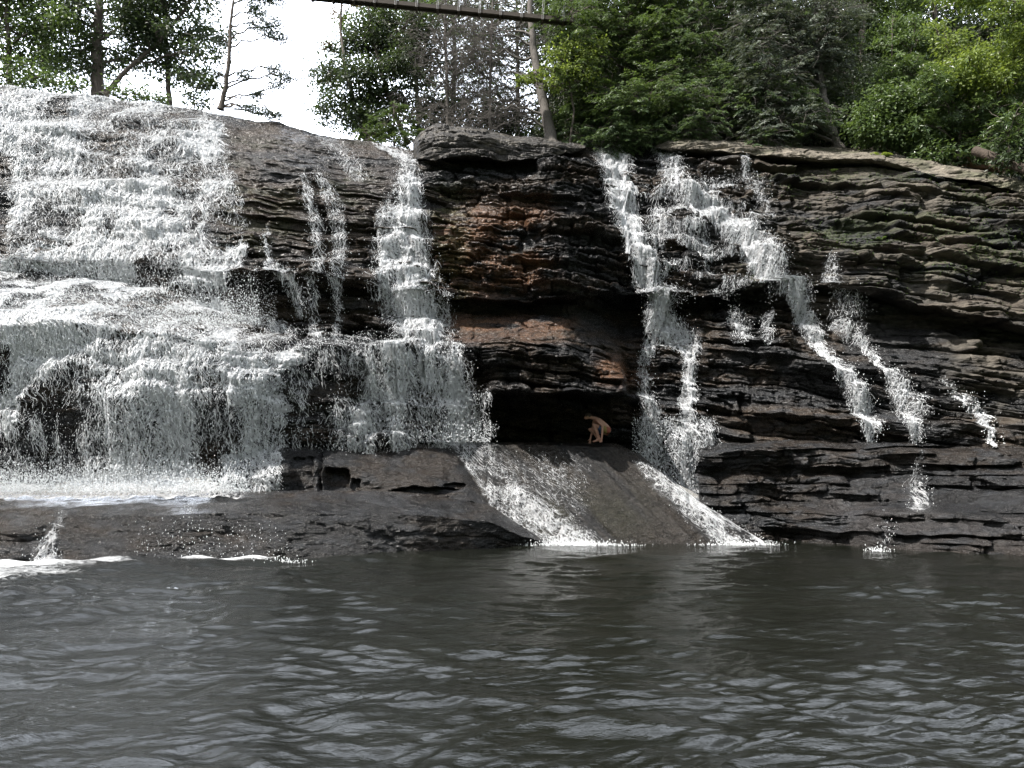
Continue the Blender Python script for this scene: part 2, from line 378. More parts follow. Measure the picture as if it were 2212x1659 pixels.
def cliff_col(px, py, P):
    X, Z = P[..., 0], P[..., 2]
    a = fbm(X*.5, Z*1.6, 21, 4); b = fbm(X*1.7, Z*5, 23, 4); c = fbm(X*.35+4, Z*.7, 25, 3)
    col = mixv(np.broadcast_to(GREY, P.shape), BROWN, ss(.42, .62, a)*.8)
    col = mixv(col, SLATE, ss(.5, .7, b)*.6)
    rust = box(px, py, 945, 1190, 440, 640, 45)*.95 + box(px, py, 960, 1240, 680, 735, 25)*.75 + box(px, py, 1290, 1400, 770, 830, 20)*.8 + box(px, py, 520, 640, 400, 470, 30)*.35
    col = mixv(col, RUST, np.clip(rust, 0, 1)*ss(.36, .56, b*.5+c*.5))
    brn = box(px, py, 480, 860, 240, 560, 50)*.7
    col = mixv(col, BROWN*.95, brn*ss(.35, .6, c))
    dry = box(px, py, 1560, 2500, 290, 680, 90)*(ss(1450, 2050, px)*.75+.25)+box(px, py, 2050, 2500, 690, 900, 50)*.8
    dry = np.clip(dry, 0, 1)*ss(.38, .58, a*.5+b*.5)
    col = mixv(col, DRY, dry*.6)
    moss = box(px, py, 1600, 2300, 340, 640, 60)*ss(.54, .70, c)*.5 + box(px, py, 930, 1010, 400, 660, 25)*.5 + box(px, py, 480, 800, 300, 620, 50)*ss(.5, .62, c)*.3
    col = mixv(col, MOSS, np.clip(moss, 0, 1)*ss(.4, .55, b))
    wet = np.clip(1-dry*.9-.3*box(px, py, 1700, 2400, 300, 700, 80), .05, 1)
    return col, wet
rock_object('cliff', Gd, cliff_col, 'tall layered dark rock cliff that the waterfalls run down', 'cliff', 'structure')

def slab(name, rows, x0, x1, label, seed, amp_, bl_=.3, colf=None, dx=2.0, dyy=1.5, extra=None, beds=1.0, lump=.5, lg=0):
    g, xs_ = loft(rows, x0, x1, dx, dyy)
    s_ = strata(g[..., 0]*1.0, (g[..., 2]*beds+g[..., 0]*.03), bl_, seed)
    a_ = amp_ if not callable(amp_) else amp_(*proj(g))
    gd = g.copy(); gd[..., 1] -= s_*a_ + (fbm(g[..., 0]*.8, g[..., 2]*1.5, seed+4, 5)-.5)*lump + (fbm(g[..., 0]*3+g[..., 2]*2, g[..., 2]*4, seed+8, 4)-.5)*.16*lump/.5
    gd[..., 2] += (fbm(g[..., 0]*.9, g[..., 1]*.9, seed+6, 4)-.5)*.16
    if lg: gd[..., 1] -= lg*(ledges(g[..., 0], g[..., 2], .55, 2.6, .8, 940)+ledges(g[..., 0], g[..., 2], .27, 1.2, .4, 950))
    if extra: gd = extra(g, gd)
    rock_object(name, gd, colf or cliff_col, label, 'rock')
    return g, gd
def wl(pts, d=0): return [(x, y+6, float(D0(y))+.15+d) for x, y in pts]      # waterline points pushed just under the surface
def low_col(px, py, P):
    X, Z = P[..., 0], P[..., 2]
    a = fbm(X*.6, Z*1.8, 31, 4); b = fbm(X*2.1, Z*5+P[..., 1]*2, 33, 4)
    col = mixv(np.broadcast_to(GREY, P.shape), BROWN*.85, ss(.4, .62, a)*.55)
    col = mixv(col, SLATE*1.15, ss(.48, .66, b)*.7)
    col = mixv(col, np.array([.05, .05, .053]), box(px, py, 1780, 2400, 1040, 1180, 40)*.5*ss(.4, .6, a))
    return col*.8, np.clip(.8+.4*b, 0, 1)
# --- left front slab
left_w = [(-200, 1243), (0, 1232), (200, 1223), (420, 1216), (640, 1212), (900, 1200), (1100, 1183), (1185, 1177)]
slabL = [
 (wl(left_w), 1.5),
 ([(-200, 1150, 15.7), (0, 1152, 15.6), (90, 1140, 16.0), (140, 1122, 16.4), (200, 1114, 16.7), (420, 1110, 17.0), (640, 1106, 17.5), (900, 1112, 18.1), (1060, 1128, 19.3), (1120, 1152, 19.7), (1185, 1176, 19.95)], 3),
 ([(-200, 1100, 16.8), (0, 1100, 16.8), (140, 1093, 17.2), (420, 1087, 17.8), (640, 1080, 18.4), (900, 1084, 19.0), (1060, 1104, 19.9), (1120, 1139, 20.2), (1185, 1175, 20.3)], 2),
 ([(-200, 1066, 18.7), (0, 1067, 18.7), (420, 1071, 19.0), (560, 1064, 19.2), (640, 1056, 19.4), (900, 1066, 19.6), (1060, 1090, 20.5), (1120, 1132, 20.7), (1185, 1174, 20.6)], 1.5),
 ([(-200, 1070, 20.2), (0, 1071, 20.2), (420, 1075, 20.6), (640, 1066, 21), (900, 1072, 21.2), (1060, 1100, 21.4), (1120, 1142, 21.4), (1185, 1186, 21.4)], 0)]
SL, SLd = slab('rock_slab', slabL, -200, 1188, 'long low dark wet rock slab at the left edge of the pool, white water spilling behind it', 61, .17, .2, low_col, lump=.4)
# --- middle boulder ledge
mid = [
 ([(455, 1085, 19.0), (620, 1075, 19.3), (760, 1078, 19.4), (900, 1080, 19.6), (1020, 1085, 20.0), (1060, 1110, 20.4), (1110, 1160, 20.8)], 0),
 ([(455, 1040, 19.0), (615, 1020, 19.3), (650, 1010, 19.5), (700, 1004, 19.8), (800, 1018, 20.1), (900, 1028, 20.4), (1000, 1045, 20.7), (1060, 1098, 20.5), (1110, 1150, 21)], 4),
 ([(455, 1010, 19.3), (480, 985, 19.5), (530, 968, 20.0), (615, 962, 20.3), (640, 960, 20.6), (690, 960, 21.0), (800, 966, 21.4), (900, 974, 21.7), (990, 988, 21.9), (1060, 1085, 21.6), (1110, 1145, 21.7)], 2),
 ([(455, 1005, 20.3), (500, 968, 21.0), (530, 957, 21.5), (640, 952, 21.8), (800, 952, 22.2), (960, 954, 22.8), (1000, 985, 22.8), (1060, 1083, 22.8), (1110, 1143, 22.8)], 0),
 ([(455, 1020, 24), (640, 965, 24), (960, 965, 24.5), (1110, 1160, 24)], 0)]
def mid_extra(g, gd):
    px, py = proj(g)   # two dark notches broken out of the boulder's left foot
    jx = px+5*(fbm(px/14, py/14, 75, 3)-.5)*2; jy = py+5*(fbm(px/16, py/12, 76, 3)-.5)*2
    el = lambda cx, cy, rx, ry: 1-ss(.75, 1.1, ((jx-cx)/rx)**2+((jy-cy)/ry)**2)
    n = .6*box(jx, jy, 702, 752, 1012, 1080, 5)*(1-ss(1018, 1004, jy)*0) + .4*box(jx, jy, 758, 778, 1036, 1080, 4) + .42*box(jx, jy, 628, 676, 990, 1080, 5) + .5*el(690, 1010, 5, 60)*0 + .5*np.exp(-((jx-692)/3.5)**2)*(jy > 962) + .5*el(915, 1060, 75, 9) + .35*el(982, 1052, 26, 7)
    gd[..., 1] += np.clip(n, 0, 1)*.75; return gd
MDg, MDd = slab('boulder', mid, 455, 1112, 'humped grey boulder with dark notches above the left slab, beside the slide', 71, .12, .3, low_col, extra=mid_extra, lump=.5)
# --- the slide
slide_r = [
 ([(860, 1190, 20.1), (1160, 1184, 20.1), (1400, 1184, 20.1), (1700, 1184, 20.1)], 0),
 ([(860, 1060, 21.1), (1160, 1060, 21.3), (1380, 1060, 21.3), (1460, 1078, 21.1), (1500, 1098, 20.9), (1600, 1150, 20.3), (1655, 1177, 20.05), (1700, 1180, 20.0)], 3),
 ([(860, 962, 22.5), (1000, 962, 22.6), (1200, 962, 22.6), (1330, 966, 22.7), (1380, 988, 22.5), (1450, 1040, 22.1), (1500, 1080, 21.7), (1600, 1143, 20.9), (1655, 1174, 20.4), (1700, 1182, 20.2)], 2),
 ([(860, 956, 23.2), (1000, 956, 23.2), (1200, 956, 23.2), (1330, 958, 23.4), (1380, 980, 23.2), (1450, 1034, 22.8), (1500, 1074, 22.3), (1600, 1139, 21.4), (1655, 1172, 20.9), (1700, 1182, 20.6)], 0),
 ([(860, 960, 26), (1200, 960, 26.4), (1340, 966, 26.2), (1400, 1060, 24.4), (1500, 1120, 23.6), (1600, 1165, 22.6), (1700, 1190, 21.8)], 0)]
def slide_extra(g, gd):
    # long grooves running down to the right along the flow
    X, Y, Z = g[..., 0], g[..., 1], g[..., 2]
    u = X + Z*.85
    gr = (fbm(u*2.2, Z*.35, 91, 4)-.5)*.30 + (fbm(u*8, Z*1.0, 92, 3)-.5)*.07
    up = 1-ss(22.4, 23.0, Y)
    gd[..., 1] = g[..., 1]-gr*(.3+.7*up); gd[..., 2] = g[..., 2]+gr*.5*up + (fbm(X*1.2, Y, 93, 3)-.5)*.08
    return gd
def slide_col(px, py, P):
    X, Z = P[..., 0], P[..., 2]; u = X+Z*.85
    a = fbm(u*1.2, Z*.4, 41, 4); b = fbm(u*6, Z*1.5, 43, 3)
    col = mixv(np.broadcast_to(GREY*1.1, P.shape), np.array([.032, .027, .022]), ss(.4, .62, a))
    col = mixv(col, np.array([.05, .044, .038]), ss(.52, .68, b)*.6)
    col = mixv(col, MOSS*.6, box(px, py, 1120, 1400, 1060, 1160, 50)*.3*ss(.45, .6, a))
    return col*.62, np.clip(.75+.3*a, 0, 1)
SG, SGd = slab('rock_slide', slide_r, 860, 1702, 'smooth brown sloping rock slide running down into the pool below the crouching person', 81, .1, .1, slide_col, dyy=1.3, extra=slide_extra)
# --- right bank ledges
right_w = [(1500, 1168), (1700, 1166), (1790, 1176), (1880, 1186), (2050, 1196), (2212, 1206), (2420, 1214)]
bank = [
 (wl(right_w), 1.5),
 ([(1500, 1140, 22.2), (1560, 1130, 22.0), (1700, 1120, 21.7), (1790, 1112, 20.9), (1880, 1108, 20.0), (2050, 1104, 18.9), (2212, 1128, 17.6), (2420, 1150, 16.4)], 5),
 ([(1500, 1110, 22.6), (1560, 1095, 22.4), (1700, 1092, 22.3), (1790, 1090, 21.6), (1880, 1087, 20.9), (2050, 1084, 19.8), (2212, 1098, 18.5), (2420, 1105, 17.4)], 4),
 ([(1500, 1050, 22.9), (1560, 1040, 22.7), (1700, 1030, 22.5), (1790, 1030, 21.8), (1880, 1025, 21.3), (2050, 1030, 20.2), (2212, 1050, 19.0), (2420, 1060, 18)], 6),
 ([(1500, 990, 23.0), (1560, 975, 22.6), (1620, 968, 22.5), (1700, 972, 22.5), (1790, 978, 22.0), (1880, 972, 21.6), (2050, 985, 20.5), (2212, 1000, 19.4), (2420, 1005, 18.6)], 3),
 ([(1500, 970, 23.8), (1560, 956, 23.6), (1700, 953, 23.4), (1880, 956, 22.6), (2050, 962, 21.5), (2212, 972, 20.5), (2420, 980, 19.8)], 1),
 ([(1500, 985, 26.5), (1560, 975, 26.5), (1880, 975, 25), (2212, 990, 23.5), (2420, 995, 22.8)], 0)]
BK, BKd = slab('rock_ledge', bank, 1500, 2420, 'low dark stepped rock ledge along the right edge of the pool', 95, .55, .4, low_col, lump=.6, lg=.5)
# --- cap rock and the long pale slab on the crest
cap = [
 ([(893, 350, 29.3), (940, 352, 29.4), (1050, 352, 29.6), (1180, 345, 29.8), (1262, 332, 29.9)], 1),
 ([(893, 340, 28.6), (905, 346, 28.0), (940, 352, 27.7), (1000, 350, 27.7), (1100, 348, 27.9), (1200, 338, 28.3), (1262, 328, 29)], 2),
 ([(893, 318, 28.6), (905, 306, 28.0), (940, 296, 27.7), (1000, 300, 27.7), (1100, 310, 27.9), (1200, 318, 28.4), (1262, 326, 29)], 3),
 ([(893, 310, 29.0), (905, 296, 28.6), (938, 272, 28.4), (985, 281, 28.4), (1050, 284, 28.6), (1100, 294, 28.8), (1190, 306, 29.2), (1262, 322, 29.6)], 1),
 ([(893, 322, 31), (938, 285, 31), (1050, 292, 31.2), (1190, 312, 31.2), (1262, 326, 31)], 0)]
def dry_col(px, py, P):
    X, Z = P[..., 0], P[..., 2]
    a = fbm(X*.8, Z*2.5, 51, 4); b = fbm(X*2.5, Z*8+P[..., 1]*2, 53, 4)
    k = ss(1300, 1500, px)
    col = mixv(np.broadcast_to(np.array([.034, .031, .028]), P.shape), DRY*1.25, np.clip(k*.85+ss(.5, .65, b)*.3, 0, 1))
    col = mixv(col, MOSS, ss(.56, .7, a)*.5*k)
    return col, np.clip(.8-.6*k, .05, 1)+0*a
slab('cap_rock', cap, 893, 1264, 'dark overhanging cap rock on the crest right of the middle waterfall', 101, .42, .6, dry_col, dx=1.6, dyy=1.2)
crest = [
 ([(1415, 324, 30.25), (1470, 340, 30.25), (1650, 352, 29.45), (1850, 365, 28.25), (2050, 398, 27.25), (2212, 432, 26.25), (2410, 465, 25.25)], 0),
 ([(1415, 321, 29.55), (1470, 326, 28.65), (1560, 334, 28.15), (1650, 340, 27.85), (1720, 346, 27.45), (1850, 350, 26.85), (1960, 368, 26.25), (2050, 386, 25.65), (2212, 424, 24.75), (2410, 452, 23.85)], 4),
 ([(1415, 319, 29.65), (1450, 308, 28.85), (1500, 312, 28.45), (1650, 324, 28.05), (1850, 336, 27.05), (1960, 352, 26.45), (2050, 370, 25.85), (2212, 404, 24.95), (2410, 438, 24.05)], 2.5),
 ([(1415, 318, 30.25), (1455, 301, 29.65), (1500, 302, 29.55), (1650, 313, 29.25), (1750, 322, 28.85), (1850, 327, 28.45), (1960, 345, 27.95), (2050, 362, 27.45), (2212, 393, 26.55), (2410, 428, 25.65)], 1),
 ([(1415, 322, 32.25), (1500, 308, 32.25), (1850, 333, 31.25), (2212, 400, 29.25), (2410, 435, 28.25)], 0)]
CR, CRd = slab('crest_slab', crest, 1415, 2410, 'long pale sunlit rock slab along the crest on the right', 111, .38, .3, dry_col, dx=1.8, dyy=1.1)

# ------------------------------------------------------------------ moving water on the rock
def stroke(PX, PY, pts, edge=.35):
    """density of a stream: pts = (x, y, half width, density)"""
    jx = PX + 7*(fbm(PX/16, PY/11, 301, 3)-.5)*2; out = np.zeros(PX.shape)
    for (x0, y0, w0, d0), (x1, y1, w1, d1) in zip(pts[:-1], pts[1:]):
        m = (PX > min(x0-w0*1.4, x1-w1*1.4)-12) & (PX < max(x0+w0*1.4, x1+w1*1.4)+12) & (PY > min(y0, y1)-14) & (PY < max(y0, y1)+14)
        if not m.any(): continue
        ax, ay = x1-x0, y1-y0; l2 = ax*ax+ay*ay+1e-9
        t = np.clip(((jx[m]-x0)*ax+(PY[m]-y0)*ay)/l2, 0, 1)
        d = np.hypot(jx[m]-x0-t*ax, PY[m]-y0-t*ay); wd = w0+(w1-w0)*t
        r = (1-ss(.25, 1.35, d/wd*1.12))*(d0+(d1-d0)*t)
        out[m] = np.maximum(out[m], r)
    return out*(.82+.42*fbm(PX/14, PY/26, 303, 3))
def band(PX, PY, L, R, dens, soft=13):
    """density between a left and a right edge given as (x, y) lists; dens as (y, d)"""
    L = np.array(L, float); R = np.array(R, float); d = np.array(dens, float)
    j = 22*(fbm(PX/30, PY/16, 311, 4)-.5)*2
    xl = np.interp(PY, L[:, 1], L[:, 0]); xr = np.interp(PY, R[:, 1], R[:, 0])
    e = ss(-soft, soft, PX+j-xl)*(1-ss(-soft, soft, PX+j-xr))
    e = e*((PY > L[0, 1]-3) & (PY < L[-1, 1]+3))
    return e*np.interp(PY, d[:, 0], d[:, 1])
def sheet(base, disp, off, smooth_r=23):
    y = disp[..., 1]
    m = np.minimum(blur(y, smooth_r, 0), blur(y, 7, 0))
    S = disp.copy(); S[..., 2] = blur(disp[..., 2], 5, 0)
    X, Z = base[..., 0], base[..., 2]
    m = m-off-.16*(fbm(X*2.2, Z*1.3, 401, 3)-.3)-.42*(fbm(X*1.1, Z*1.6+base[..., 1]*.9, 405, 4)-.5)-.10*(fbm(X*9, Z*5, 403, 3)-.5)
    Zs = S[..., 2]; yw = m.copy()
    for i in range(yw.shape[0]-2, -1, -1):
        yw[i] = np.minimum(yw[i], yw[i+1]+.22*np.clip(Zs[i+1]-Zs[i], 0, 1)+.002)
    S[..., 1] = yw
    return S
def drops(mb, pts, rs, sz=(.005, .012)):
    n = len(pts); r = rs.uniform(sz[0], sz[1], n)[:, None]; st_ = rs.uniform(1, 2.2, n)[:, None]
    o = np.array([(1, 0, 0), (-1, 0, 0), (0, 1, 0), (0, -1, 0), (0, 0, 1), (0, 0, -1)], float)
    V = pts[:, None]+o[None]*r[:, None]; V[:, 4:, 2] += ((st_-1)*r*np.array([[1, -1]]))
    T = np.array([(0, 2, 4), (2, 1, 4), (1, 3, 4), (3, 0, 4), (2, 0, 5), (1, 2, 5), (3, 1, 5), (0, 3, 5)])
    mb.add(V.reshape(-1, 3), T=(np.arange(n)[:, None, None]*6+T[None]))
SPRAY, _n, _b = mat('spray_drops'); _b.inputs['Base Color'].default_value = (.85, .88, .9, 1); _b.inputs['Roughness'].default_value = .15
rs = np.random.RandomState(5)
STRAND, _n, _b = mat('water_strand'); _b.inputs['Base Color'].default_value = (.95, .96, .97, 1); _b.inputs['Roughness'].default_value = .22
_t = _n.nodes.new('ShaderNodeBsdfTranslucent'); _t.inputs[0].default_value = (.93, .95, .97, 1); _m = _n.nodes.new('ShaderNodeMixShader'); _m.inputs[0].default_value = .5
_n.links.new(_b.outputs[0], _m.inputs[1]); _n.links.new(_t.outputs[0], _m.inputs[2]); _n.links.new(_m.outputs[0], _n.nodes['Material Output'].inputs[0])
def strands(S, dn, per, rs, step=.030, rmax=.0125, drift=0.0, jit=.7):
    """cords of falling water that follow the sheet, wander, cross and break up"""
    nr, nc = dn.shape
    ln = np.zeros((nr, nc)); ln[1:] = np.cumsum(np.linalg.norm(np.diff(S, axis=0), axis=2), 0)
    cols = np.where(dn.max(0) > .1)[0]
    if not len(cols): return None
    c0, c1 = cols[0], cols[-1]+1; ns = int(ln.max()/step)+1
    U = np.zeros((ns, c1-c0, 3)); D = np.zeros((ns, c1-c0))
    for j in range(c0, c1):
        g = np.minimum(np.arange(ns)*step, ln[-1, j])
        for q in range(3): U[:, j-c0, q] = np.interp(g, ln[:, j], S[:, j, q])
        D[:, j-c0] = np.interp(g, ln[:, j], dn[:, j])*(np.arange(ns)*step < ln[-1, j])
    dx = np.abs(U[ns//3, -1, 0]-U[ns//3, 0, 0])/max(1, c1-c0); area = D.sum()*step*dx
    n = int(area*per); pr = (D.ravel()**1.4); pr /= pr.sum(); k = rs.choice(D.size, n, p=pr)
    r = (k//(c1-c0)).astype(float); c = (k % (c1-c0)).astype(float); M = 12
    L = np.clip((3+rs.exponential(3.2, n)).astype(int), 3, M-1); sl = rs.normal(0, .6*jit, n)*np.where(rs.rand(n) < .35, 2.6, 1); off = rs.uniform(.0, .10, n)**1.3
    R0 = (.26+.9*rs.uniform(0, 1, n)**3.0)*rmax*1.25*np.clip(.25+.85*D[r.astype(int), c.astype(int)], .4, 1.1); P = np.zeros((M, n, 3)); Rr = np.zeros((M, n)); ok = np.ones(n)
    for m_ in range(M):
        ri = np.clip(r, 0, ns-1.001); ci = np.clip(c, 0, c1-c0-1.001); i = ri.astype(int); j = ci.astype(int); f = (ri-i)[:, None]; h = (ci-j)[:, None]
        P[m_] = (U[i, j]*(1-f)+U[i+1, j]*f)*(1-h)+(U[i, j+1]*(1-f)+U[i+1, j+1]*f)*h
        P[m_, :, 1] -= off+.03*m_/M; ok = ok*(D[i, j] > .07)*(r > 0)
        t = m_/np.maximum(L, 1); Rr[m_] = R0*np.sqrt(np.clip(np.sin(math.pi*np.clip(t*.94+.03, 0, 1)), 0, 1))*(.45+1.1*rs.rand(n))*ok*(m_ <= L)
        wx = P[m_, :, 0]; wz = P[m_, :, 2]
        r = r-rs.uniform(.75, 1.1, n); c = c+sl+drift+1.7*(fbm(wx*5, wz*4, 451, 2)-.5)+rs.normal(0, jit, n)
    mb = MB(); K = 3; an = np.arange(K)*2*math.pi/K
    V = P[:, :, None]+Rr[:, :, None, None]*np.stack([np.cos(an), np.sin(an), .35*np.cos(an)], -1)[None, None]
    V = V.transpose(1, 0, 2, 3)     # n, M, K, 3
    a_ = (np.arange(n)*M*K)[:, None, None]+(np.arange(M-1)*K)[None, :, None]; b0 = np.arange(K)[None, None]; b1 = (b0+1) % K
    Q = np.stack([a_+b0, a_+b1, a_+K+b1, a_+K+b0], -1); live = (Rr[1:].T > 0)
    mb.add(V.reshape(-1, 3), Q[live].reshape(-1, 4)); return mb
def water_objects(base, disp, fields, off=.07, spray=.085, minimum=.05, per=470, drift=0.0, rmax=.0135, jit=.45):
    """fields: list of (name, label, density array). One mesh per fall, each face to the densest"""
    S = sheet(base, disp, off)
    X = base[..., 0]; ds = np.zeros(base.shape[:2]); ds[1:] = np.cumsum(np.linalg.norm(np.diff(base, axis=0), axis=2), 0)
    flow = np.stack([X, ds, ds*0], -1)
    fields = [(a, b_, np.clip(c_, 0, 1.2)) for a, b_, c_ in fields]
    D = np.stack([f[2] for f in fields]); best = D.argmax(0)
    nr, nc = base.shape[:2]
    for k, (name, label, dn) in enumerate(fields):
        f = (dn[:-1, :-1] > minimum) | (dn[1:, 1:] > minimum) | (dn[1:, :-1] > minimum) | (dn[:-1, 1:] > minimum)
        f &= best[:-1, :-1] == k
        if not f.any(): continue
        q = grid_q(nr, nc, f); u, inv = np.unique(q, return_inverse=True)
        me = mkmesh(name, S.reshape(-1, 3)[u], inv.reshape(-1, 4), None, True,
                    {'dens': dn.ravel()[u], 'flow': (flow.reshape(-1, 3)[u]+np.array([k*3.1, 0, 0]))})
        o = link(name, me, FALL, None, label, 'waterfall')
        mb = strands(S, dn*(best == k), per, rs, drift=drift, rmax=rmax, jit=jit) if per else None
        if mb: c = link('strands', mb.mesh('strands'), STRAND, o); c['kind'] = 'stuff'
        if spray:
            p = dn.ravel()[u]; n = int(len(u)*spray)
            pick = rs.choice(len(u), n, p=(p**.7)/(p**.7).sum()); pts = S.reshape(-1, 3)[u][pick]
            pts = pts+rs.normal(0, 1, (n, 3))*np.array([.09, .10, .09])+np.array([0, -.12, 0])
            mb = MB(); drops(mb, pts, rs, (.003, .011))
            c = link('spray', mb.mesh('spray', False), SPRAY, o); c['kind'] = 'stuff'
            del c
gp = proj(G)
PX, PY = gp
pat = fbm(G[..., 0]*.9, G[..., 2]*.5, 501, 4)          # patches where rock shows through
f_main = band(PX, PY, [(-220, 150), (-220, 1062)], [(250, 190), (380, 215), (458, 238), (480, 262), (494, 330), (518, 400), (543, 480), (548, 560), (535, 620), (505, 655), (520, 668), (566, 690), (690, 722), (722, 742), (708, 785), (640, 800), (630, 880), (630, 1062)][0:18],
              [(150, .55), (200, .72), (262, .66), (275, .95), (330, .82), (390, .72), (400, .95), (470, .80), (570, .62), (600, .85), (690, .86), (735, .95), (800, .72), (900, .58), (990, .62), (1062, .8)])
f_main *= 1-.9*box(PX, PY, -300, 34, 330, 560, 9) - .85*box(PX, PY, -300, 38, 735, 850, 8)
f_main -= .55*box(PX, PY, 120, 165, 205, 255, 10) + .12*box(PX, PY, 90, 330, 850, 990, 45) + .25*box(PX, PY, 70, 160, 380, 520, 30) + .2*box(PX, PY, 230, 540, 480, 600, 30)*ss(.4, .6, pat)
f_main -= .55*ss(.52, .66, pat)*.75
f_main -= .35*box(PX, PY, 520, 700, 697, 760, 10)
f_main *= .62+.66*fbm(G[..., 0]*1.3, G[..., 2]*2.2+G[..., 1]*1.5, 503, 4)
ch = fbm(G[..., 0]*1.5+1.6*fbm(G[..., 0]*.5, G[..., 2]*.6, 525, 3), G[..., 2]*.30, 521, 4); up_ = np.gradient(blur(G[..., 1], 5, 0), axis=0); bench = ss(.03, .12, np.abs(up_)/(np.abs(np.gradient(G[..., 2], axis=0))+.02)*.1)
f_main *= 1-.75*box(PX, PY, -300, 560, 588, 690, 8)*ss(.42, .60, fbm(G[..., 0]*1.5, G[..., 2]*3, 527, 4))
f_main *= (.62+.85*ss(.30, .64, ch))*(1+.12*bench)
f_main = np.clip(f_main, 0, 1.2)*(PY > 176+0*PY)
f_mid = stroke(PX, PY, [(800, 303, 5, .4), (840, 322, 9, .75), (880, 345, 22, .9), (888, 400, 40, .95), (872, 480, 62, .95), (870, 560, 78, .9), (890, 640, 84, .8), (915, 700, 74, .85), (938, 770, 62, .8)], .3)
f_mid = np.maximum(f_mid, .60*band(PX, PY, [(650, 765), (640, 800), (640, 850), (648, 880), (650, 990)], [(830, 765), (830, 800), (840, 850), (850, 880), (850, 990)], [(765, .9), (990, 1.0)]))
f_mid = np.maximum(f_mid, band(PX, PY, [(838, 745), (815, 770), (790, 820), (770, 870), (760, 990)], [(1003, 745), (1010, 780), (1040, 850), (1062, 868), (1062, 900), (1062, 990)],
                   [(745, .5), (775, .95), (840, .95), (868, .9), (880, .8), (940, .78), (990, .9)]))
f_mid = np.maximum(f_mid, .62*band(PX, PY, [(700, 742), (686, 765), (690, 850), (670, 880)], [(830, 742), (830, 765), (800, 850), (780, 880)], [(742, .8), (880, .9)]))
f_mid *= np.where(PY > 745, .55+.62*fbm(G[..., 0]*2.0, G[..., 2]*1.4, 507, 4), 1)
f_mid = np.maximum(f_mid, stroke(PX, PY, [(850, 765, 26, .9), (905, 800, 44, 1.05), (965, 850, 50, 1.05), (1010, 885, 46, .95), (1025, 960, 44, .9)]))
f_mid *= .62+.58*ss(.32, .64, fbm(G[..., 0]*2.4, G[..., 2]*.35, 523, 4))
f_mid -= .35*box(PX, PY, 690, 800, 800, 870, 20) + .3*ss(.55, .7, pat)
f_thin = stroke(PX, PY, [(690, 290, 16, .32), (740, 330, 26, .34), (780, 385, 24, .34)])
f_thin = np.maximum(f_thin, stroke(PX, PY, [(664, 395, 9, .5), (680, 450, 14, .5), (692, 520, 18, .42), (705, 600, 16, .42), (700, 745, 12, .36)]))
f_thin = np.maximum(f_thin, stroke(PX, PY, [(700, 395, 14, .45), (735, 460, 22, .42), (740, 540, 22, .5), (748, 640, 16, .5), (748, 745, 10, .45)]))
f_left = stroke(PX, PY, [(588, 500, 5, .5), (594, 560, 8, .6), (606, 590, 14, .62), (650, 618, 26, .6), (668, 650, 24, .5), (676, 690, 18, .42)])
f_left = np.maximum(f_left, stroke(PX, PY, [(575, 590, 5, .4), (574, 650, 5, .5), (575, 690, 5, .4)]))
f_c1 = stroke(PX, PY, [(1305, 318, 34, .6), (1322, 350, 38, .82), (1330, 400, 40, .85), (1345, 470, 36, .8), (1365, 540, 34, .82), (1388, 610, 38, .85), (1398, 660, 34, .8), (1412, 705, 36, .85), (1450, 730, 34, .82), (1490, 750, 24, .8), (1490, 770, 18, .8), (1482, 830, 18, .75), (1476, 905, 24, .75), (1470, 960, 34, .65), (1470, 1075, 40, .62)])
f_c1 = np.maximum(f_c1, stroke(PX, PY, [(1400, 740, 20, .6), (1385, 800, 18, .4), (1390, 870, 24, .5), (1400, 920, 36, .52), (1400, 1010, 30, .5)]))
f_c1 = np.maximum(f_c1, .5*box(PX, PY, 1365, 1535, 905, 1060, 9))
f_c2 = stroke(PX, PY, [(1420, 320, 26, .55), (1440, 360, 26, .62), (1452, 420, 30, .68), (1500, 455, 34, .72), (1560, 485, 38, .74), (1605, 540, 40, .78), (1648, 600, 42, .8), (1685, 650, 34, .8), (1702, 690, 24, .75), (1745, 728, 22, .78), (1772, 765, 16, .82), (1785, 800, 24, .7), (1815, 835, 26, .7), (1842, 880, 30, .72), (1850, 915, 34, .7), (1850, 955, 14, .75)])
f_c2 = np.maximum(f_c2, .50*box(PX, PY, 1385, 1640, 400, 660, 30)*ss(.4, .6, fbm(G[..., 0]*1.6, G[..., 2]*2.4, 505, 3)))
f_c2 = np.maximum(f_c2, stroke(PX, PY, [(1560, 690, 14, .5), (1590, 735, 22, .55)])); f_c2 = np.maximum(f_c2, stroke(PX, PY, [(1630, 700, 12, .45), (1640, 745, 12, .5)]))
f_r1 = stroke(PX, PY, [(1578, 355, 6, .5), (1600, 385, 12, .55), (1626, 420, 12, .5), (1648, 450, 8, .45), (1655, 480, 7, .5)])
f_r1 = np.maximum(f_r1, stroke(PX, PY, [(1762, 570, 10, .35), (1775, 610, 20, .5), (1790, 690, 40, .38)]))
f_r2 = stroke(PX, PY, [(1782, 708, 16, .55), (1820, 725, 20, .5), (1850, 745, 12, .6), (1870, 765, 14, .7), (1880, 790, 10, .6), (1905, 820, 24, .55), (1930, 860, 30, .62), (1945, 895, 30, .6), (1955, 960, 14, .5)])
f_r3 = stroke(PX, PY, [(2014, 822, 8, .6), (2035, 850, 12, .75), (2075, 880, 18, .8), (2100, 905, 18, .8), (2110, 925, 14, .8), (2106, 965, 9, .7)])
